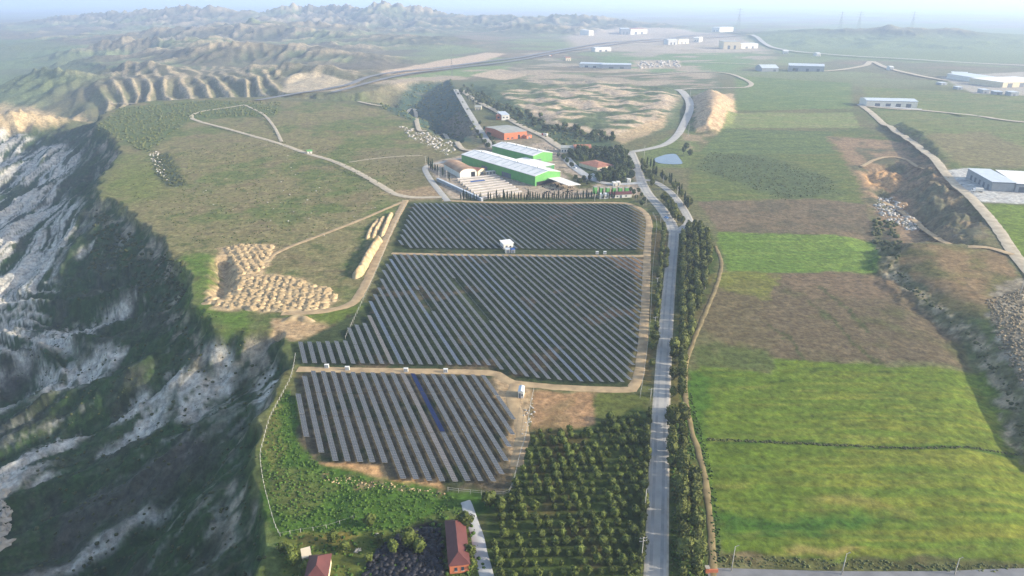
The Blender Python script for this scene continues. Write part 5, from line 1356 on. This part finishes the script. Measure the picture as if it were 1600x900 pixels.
# ------------------------------------------------------------------ spoil heaps
M['heap'] = mat('tan_spoil', (208, 178, 132), 1.0, 0.22, 0.35, bump=0.5, col2=(226, 202, 158))
def heap_mesh(seed):
    rg = np.random.default_rng(seed); V = []; Fc = []; nr, na_ = 5, 13
    V.append((rg.uniform(-.15, .15), rg.uniform(-.15, .15), 1.0))
    for i in range(1, nr + 1):
        r_ = i / nr
        for k in range(na_):
            t = 2 * math.pi * k / na_ + i * .2
            rr = r_ * (1 + .26 * rg.standard_normal() * .8)
            V.append((rr * math.cos(t), rr * math.sin(t), (1 - r_) ** .9 * (1 + .3 * rg.standard_normal()) - (.25 if i == nr else 0)))
    for k in range(na_): Fc.append((0, 1 + k, 1 + (k + 1) % na_))
    for i in range(nr - 1):
        for k in range(na_):
            a = 1 + i * na_ + k; b = 1 + i * na_ + (k + 1) % na_
            Fc.append((a, a + na_, b + na_, b))
    me = bpy.data.meshes.new('soil_heap'); me.from_pydata(V, [], Fc); me.materials.append(M['heap']); me.polygons.foreach_set('use_smooth', [True] * len(Fc)); return me
hmesh = [heap_mesh(i) for i in range(6)]
nh = 0
for poly, ang, lab0 in (([(372, 436), (425, 430), (470, 440), (515, 455), (528, 468), (500, 484), (430, 486), (330, 478), (318, 468), (345, 466), (366, 448)], 20, 'beside the rim track'),
                  ([(345, 390), (380, 382), (425, 384), (420, 402), (408, 424), (372, 432), (362, 402)], 40, 'above the small pit')):
    for p, i_, r_ in rows_of(grid_points(TP(poly), 4.1, 3.5, ang, ang + 80, .7, 11), ang, 3.5):
        if nh >= 298: break
        lab = f'tan spoil heap {lab0}, {i_} from the left in {r_} row up'
        o = bpy.data.objects.new('soil_heap', random.choice(hmesh)); link(o); o.location = (p[0], p[1], H(p[0], p[1])); s = random.uniform(1.5, 3.1)
        o.scale = (s * 1.5, s * 1.15, random.uniform(0.8, 1.7)); o.rotation_euler = (0, 0, math.radians(ang) + random.uniform(-1, 1)); tag(o, lab, 'soil heap', 'tan spoil heaps'); nh += 1
print('heaps', nh)
def windrow(pts, w, hgt, lab, seed=0):
    C = smooth_path(TP(pts), 1.6); n = len(C); tg = np.gradient(C, axis=0); tg /= np.linalg.norm(tg, axis=1)[:, None]; nr = np.stack([tg[:, 1], -tg[:, 0]], 1)
    V = []; prof = [(-1, -.3), (-.7, .25), (-.35, .8), (0, 1), (.35, .78), (.7, .3), (1, -.3)]
    end = np.minimum(1, np.minimum(np.arange(n), np.arange(n)[::-1]) / 3.0)
    for j, (o_, zz) in enumerate(prof):
        p = C + nr * (o_ * w * (.4 + .6 * end) * (1 + .2 * perlin(C[:, 0] / 4, C[:, 1] / 4 + j, 90 + seed)))[:, None]
        V.append(np.stack([p[:, 0], p[:, 1], height(p[:, 0], p[:, 1]) + zz * hgt * end * (1 + .6 * fbm(p[:, 0] / 3.5, p[:, 1] / 3.5, 95 + seed, 3))], 1))
    V = np.stack(V, 1).reshape(-1, 3); m = len(prof)
    f_ = [(i * m + k, i * m + k + 1, (i + 1) * m + k + 1, (i + 1) * m + k) for i in range(n - 1) for k in range(m - 1)]
    tag(mesh_obj('soil_ridge', V, f_, M['heap'], None, True), lab, 'soil ridge')
windrow([(594, 374), (580, 395), (566, 420), (555, 436)], 3.6, 4.0, 'smooth tan soil ridge beside the rim track')
windrow([(612, 332), (604, 350), (596, 370)], 2.2, 2.0, 'lumpy tan windrow, rightmost of three by the rim track', 1)
windrow([(600, 338), (590, 355), (582, 372)], 2.0, 1.8, 'lumpy tan windrow, middle of three by the rim track', 2)
windrow([(592, 342), (580, 358), (573, 374)], 1.9, 1.6, 'lumpy tan windrow, leftmost of three by the rim track', 3)
windrow([(440, 503), (465, 498), (492, 503)], 3.2, 2.2, 'broken tan soil bank at the canyon corner', 4)
M['rock'] = mat('pale_rock', (206, 200, 186), 0.95, 0.18, 0.6, bump=.4)
for i, (px, py, s) in enumerate(((6, 772, 3.2), (10, 805, 4.5), (6, 828, 4.2), (14, 826, 2.0), (4, 850, 3.4), (590, 838, 1.3), (560, 861, 1.2), (4, 790, 2.5))):
    x, y = T(px, py); o = mesh_obj('boulder', [tuple(np.array(v.co) * (1 + .3 * random.uniform(-1, 1))) for v in hmesh[i % 6].vertices], [tuple(p.vertices) for p in hmesh[i % 6].polygons], M['rock'])
    o.location = (x, y, H(x, y)); o.scale = (s, s * .7, s * .8); o.rotation_euler = (0, 0, random.uniform(0, 3))
    tag(o, ['pale boulder at the left edge, uppermost in the valley', 'large pale boulder at the left edge, third down', 'large pale boulder at the left edge, fourth down', 'small flat boulder beside the large ones at the left edge', 'pale boulder at the left edge, lowest',
            'pale rock beside the yellowish yard tree', 'flat pale rock lying in the yard clearing', 'pale boulder at the left edge, second down'][i], 'boulder')

# ------------------------------------------------------------------ ground cover: bushes, weeds, rubble
def scatter(name, poly, n, smin, smax, m, zsc=.8, seed=0, world=False, mask=None, kind_='stuff'):
    P = np.asarray(poly, float) if world else TP(poly)
    rg = np.random.default_rng(seed); lo, hi = P.min(0), P.max(0); pts = np.zeros((0, 2))
    while len(pts) < n:
        q = lo + rg.random((n * 3, 2)) * (hi - lo)
        k = poly_sd(q[:, 0], q[:, 1], P) > 0
        if mask is not None: k &= mask(q[:, 0], q[:, 1], rg)
        pts = np.concatenate([pts, q[k]])
        if not k.any(): break
    pts = pts[:n]; z = height(pts[:, 0], pts[:, 1])
    bm = bmesh.new(); bmesh.ops.create_icosphere(bm, subdivisions=1, radius=1); bv = np.array([v.co for v in bm.verts]); bf = np.array([[v.index for v in f.verts] for f in bm.faces]); bm.free()
    s = smin + (smax - smin) * rg.random(n) ** 2
    V = bv[None] * (1 + .45 * (rg.random((len(pts), len(bv), 1)) - .5)) * s[:len(pts), None, None] * np.array([1, 1, zsc])
    V += np.stack([pts[:, 0], pts[:, 1], z + s[:len(pts)] * zsc * .35], 1)[:, None, :]
    Fc = bf[None] + (np.arange(len(pts)) * len(bv))[:, None, None]
    me = bpy.data.meshes.new(name); V = V.reshape(-1, 3); Fc = Fc.reshape(-1, 3)
    me.vertices.add(len(V)); me.vertices.foreach_set('co', V.astype(np.float32).ravel()); me.loops.add(Fc.size); me.polygons.add(len(Fc))
    me.loops.foreach_set('vertex_index', Fc.astype(np.int32).ravel()); me.polygons.foreach_set('loop_start', np.arange(0, Fc.size, 3, dtype=np.int32)); me.update(calc_edges=True)
    me.materials.append(m); o = link(bpy.data.objects.new(name, me)); tag(o, kind=kind_); return o
M['scrub'] = leaf_mat('scrub', (84, 98, 56), (116, 120, 70)); M['weed'] = leaf_mat('weeds', (60, 90, 34), (92, 120, 46)); M['grey_scrub'] = leaf_mat('grey_scrub', (148, 134, 106), (180, 164, 132))
M['rubble'] = mat('rubble', (206, 200, 190), .95, .25, .4); M['scrap'] = mat('black_scrap', (24, 24, 28), .6, .5, .5, col2=(46, 48, 58), spec=.3); M['scrap_pale'] = mat('pale_scrap', (190, 192, 200), .5, .2, .5); M['scrap_pink'] = mat('pink_scrap', (214, 70, 110), .6, .1, .5)
scatter('weed_cover', [(408, 715), (425, 650), (450, 605), (464, 640), (462, 690), (505, 732), (590, 752), (700, 772), (740, 800), (600, 830), (440, 836), (416, 770)], 1900, .15, .6, M['weed'], .75, 1)
scatter('shrub_cover', [(150, 200), (185, 170), (330, 157), (440, 160), (430, 180), (300, 184), (230, 240), (180, 215)], 1500, .8, 2.0, M['scrub'], .8, 2)
scatter('shrub_cover', [(200, 300), (240, 240), (420, 220), (660, 240), (620, 300), (540, 350), (430, 390), (300, 380)], 2600, .25, 1.0, M['scrub'], .6, 3)
scatter('shrub_cover', [(238, 246), (262, 238), (292, 290), (262, 292), (240, 268)], 160, .7, 1.8, M['scrub'], .7, 4)
scatter('shrub_cover', [(430, 836), (600, 832), (690, 806), (740, 820), (762, 905), (445, 905)], 420, .25, .8, M['weed'], .7, 5)
scatter('shrub_cover', [(120, 420), (280, 400), (300, 480), (400, 530), (440, 560), (400, 660), (405, 780), (420, 900), (20, 900), (60, 700), (20, 600)], 1600, .25, 1.0, M['scrub'], .7, 6)
scatter('shrub_cover', [(150, 320), (285, 410), (290, 480), (140, 420)], 350, .6, 2.0, M['scrub'], .7, 7)
scatter('shrub_cover', [(590, 165), (640, 130), (705, 125), (735, 180), (755, 222), (700, 216), (655, 196)], 700, 1.0, 3.0, M['scrub'], .7, 8)
scatter('shrub_cover', [(725, 135), (850, 190), (960, 215), (880, 228), (800, 190), (740, 160)], 500, 1.0, 2.6, M['scrub'], .7, 9)
scatter('shrub_cover', [(1085, 262), (1110, 238), (1200, 246), (1298, 280), (1308, 302), (1225, 313), (1165, 290)], 900, .4, .9, M['scrub'], .8, 10)
scatter('shrub_cover', [(1384, 412), (1430, 462), (1500, 512), (1560, 600), (1600, 700), (1600, 640), (1545, 545), (1440, 456), (1398, 410)], 110, .3, 1.3, M['scrub'], .7, 11)
scatter('shrub_cover', [(1366, 340), (1400, 350), (1410, 385), (1400, 420), (1362, 372)], 120, .6, 2.2, M['scrub'], .8, 12)
scatter('hedge_growth', [(1105, 685), (1250, 691), (1420, 699), (1600, 708), (1600, 711), (1420, 702), (1250, 694.5), (1105, 688)], 520, .2, .55, M['scrub'], .7, 31)
scatter('undergrowth', [(1048, 900), (1052, 640), (1070, 640), (1092, 740), (1104, 900)], 900, .2, .7, M['weed'], .6, 32)
scatter('verge_growth', [(1130, 868), (1600, 884), (1620, 896), (1130, 886)], 380, .15, .5, M['scrub'], .7, 14)
scatter('verge_growth', [(1110, 890), (1112, 800), (1096, 700), (1066, 600), (1075, 600), (1106, 700), (1124, 800), (1128, 880)], 360, .15, .5, M['weed'], .7, 15)
scatter('rubble', [(1372, 308), (1400, 312), (1430, 340), (1452, 362), (1420, 362), (1385, 345), (1366, 325)], 320, .5, 1.9, M['rubble'], .6, 16)
scatter('rubble', [(620, 195), (660, 205), (720, 228), (700, 245), (640, 215)], 220, .6, 2.2, M['rubble'], .5, 17)
scatter('rubble', [(232, 240), (248, 236), (262, 280), (270, 292), (246, 268)], 80, .4, 1.3, M['rubble'], .6, 18)
scatter('rubble', [(500, 742), (590, 752), (690, 768), (700, 774), (590, 764), (510, 754)], 120, .15, .5, M['heap'], .6, 19)
scatter('rubble', [(1540, 470), (1600, 450), (1600, 610), (1560, 540)], 700, .25, 1.0, M['grey_scrub'], .6, 20)
scatter('rubble', [(990, 97), (1062, 95), (1064, 105), (1000, 107)], 120, 2, 5, M['rubble'], .6, 21)
scatter('rubble', [(816, 640), (832, 620), (836, 650), (816, 690)], 40, .2, .6, M['rubble'], .6, 22)
scatter('yard_clutter', [(846, 290), (884, 284), (900, 298), (880, 306), (850, 304)], 90, .3, 1.0, M['scrap'], .7, 41)
scatter('yard_clutter', [(800, 268), (832, 290), (822, 300), (786, 272)], 60, .3, .9, M['rubble'], .7, 42)
scatter('yard_clutter', [(836, 222), (884, 236), (872, 244), (838, 232)], 60, .4, 1.2, M['rubble'], .6, 43)
scatter('scrap_heap', [(565, 905), (592, 856), (635, 832), (688, 826), (692, 905)], 900, .35, 1.3, M['scrap'], .8, 23)
scatter('yard_clutter', [(846, 290), (884, 284), (900, 298), (880, 306), (850, 304)], 90, .3, 1.0, M['scrap'], .7, 41)
scatter('yard_clutter', [(800, 268), (832, 290), (822, 300), (786, 272)], 60, .3, .9, M['rubble'], .7, 42)
scatter('yard_clutter', [(836, 222), (884, 236), (872, 244), (838, 232)], 60, .4, 1.2, M['rubble'], .6, 43)
scatter('scrap_heap', [(565, 905), (592, 862), (640, 850), (688, 850), (692, 905)], 60, .15, .45, M['scrap_pale'], .6, 24)
scatter('scrap_heap', [(594, 905), (600, 890), (645, 892), (645, 905)], 5, .35, .6, M['scrap_pink'], .6, 25)
scatter('loose_stones', [(300, 300), (450, 240), (600, 300), (560, 380), (420, 380)], 60, .3, .9, M['rubble'], .5, 26)
x, y = T(1104, 895); o = empty('gate_pier', (x, y, H(x, y))); tag(o, 'small orange brick gate pier at the end of the roadside belt', 'pier')
MB().box(-.5, .5, -.5, .5, -.4, 2.0).build('brickwork', M['brick'], o); MB().box(-.62, .62, -.62, .62, 2.003, 2.2).build('cap', M['concrete'], o)
MB().box(.502, 3.2, -.18, .18, -.4, 1.3).build('wing_wall', M['brick'], o)

# ------------------------------------------------------------------ haze: one closed box of pale air round the whole scene
hz = MB().box(-42000, 42000, -400, 42000, -220, 215).build('haze', [])
hm = bpy.data.materials.new('haze'); hm.use_nodes = True
hn = hm.node_tree
hn.nodes.remove(hn.nodes['Principled BSDF'])
pv = hn.nodes.new('ShaderNodeVolumePrincipled')
pv.inputs['Color'].default_value = (0.58, 0.73, 1.0, 1)
pv.inputs['Density'].default_value = HAZE_DENSITY
pv.inputs['Anisotropy'].default_value = 0.2
hn.links.new(pv.outputs[0], hn.nodes['Material Output'].inputs['Volume'])
hz.data.materials.append(hm)
tag(hz, kind='stuff')
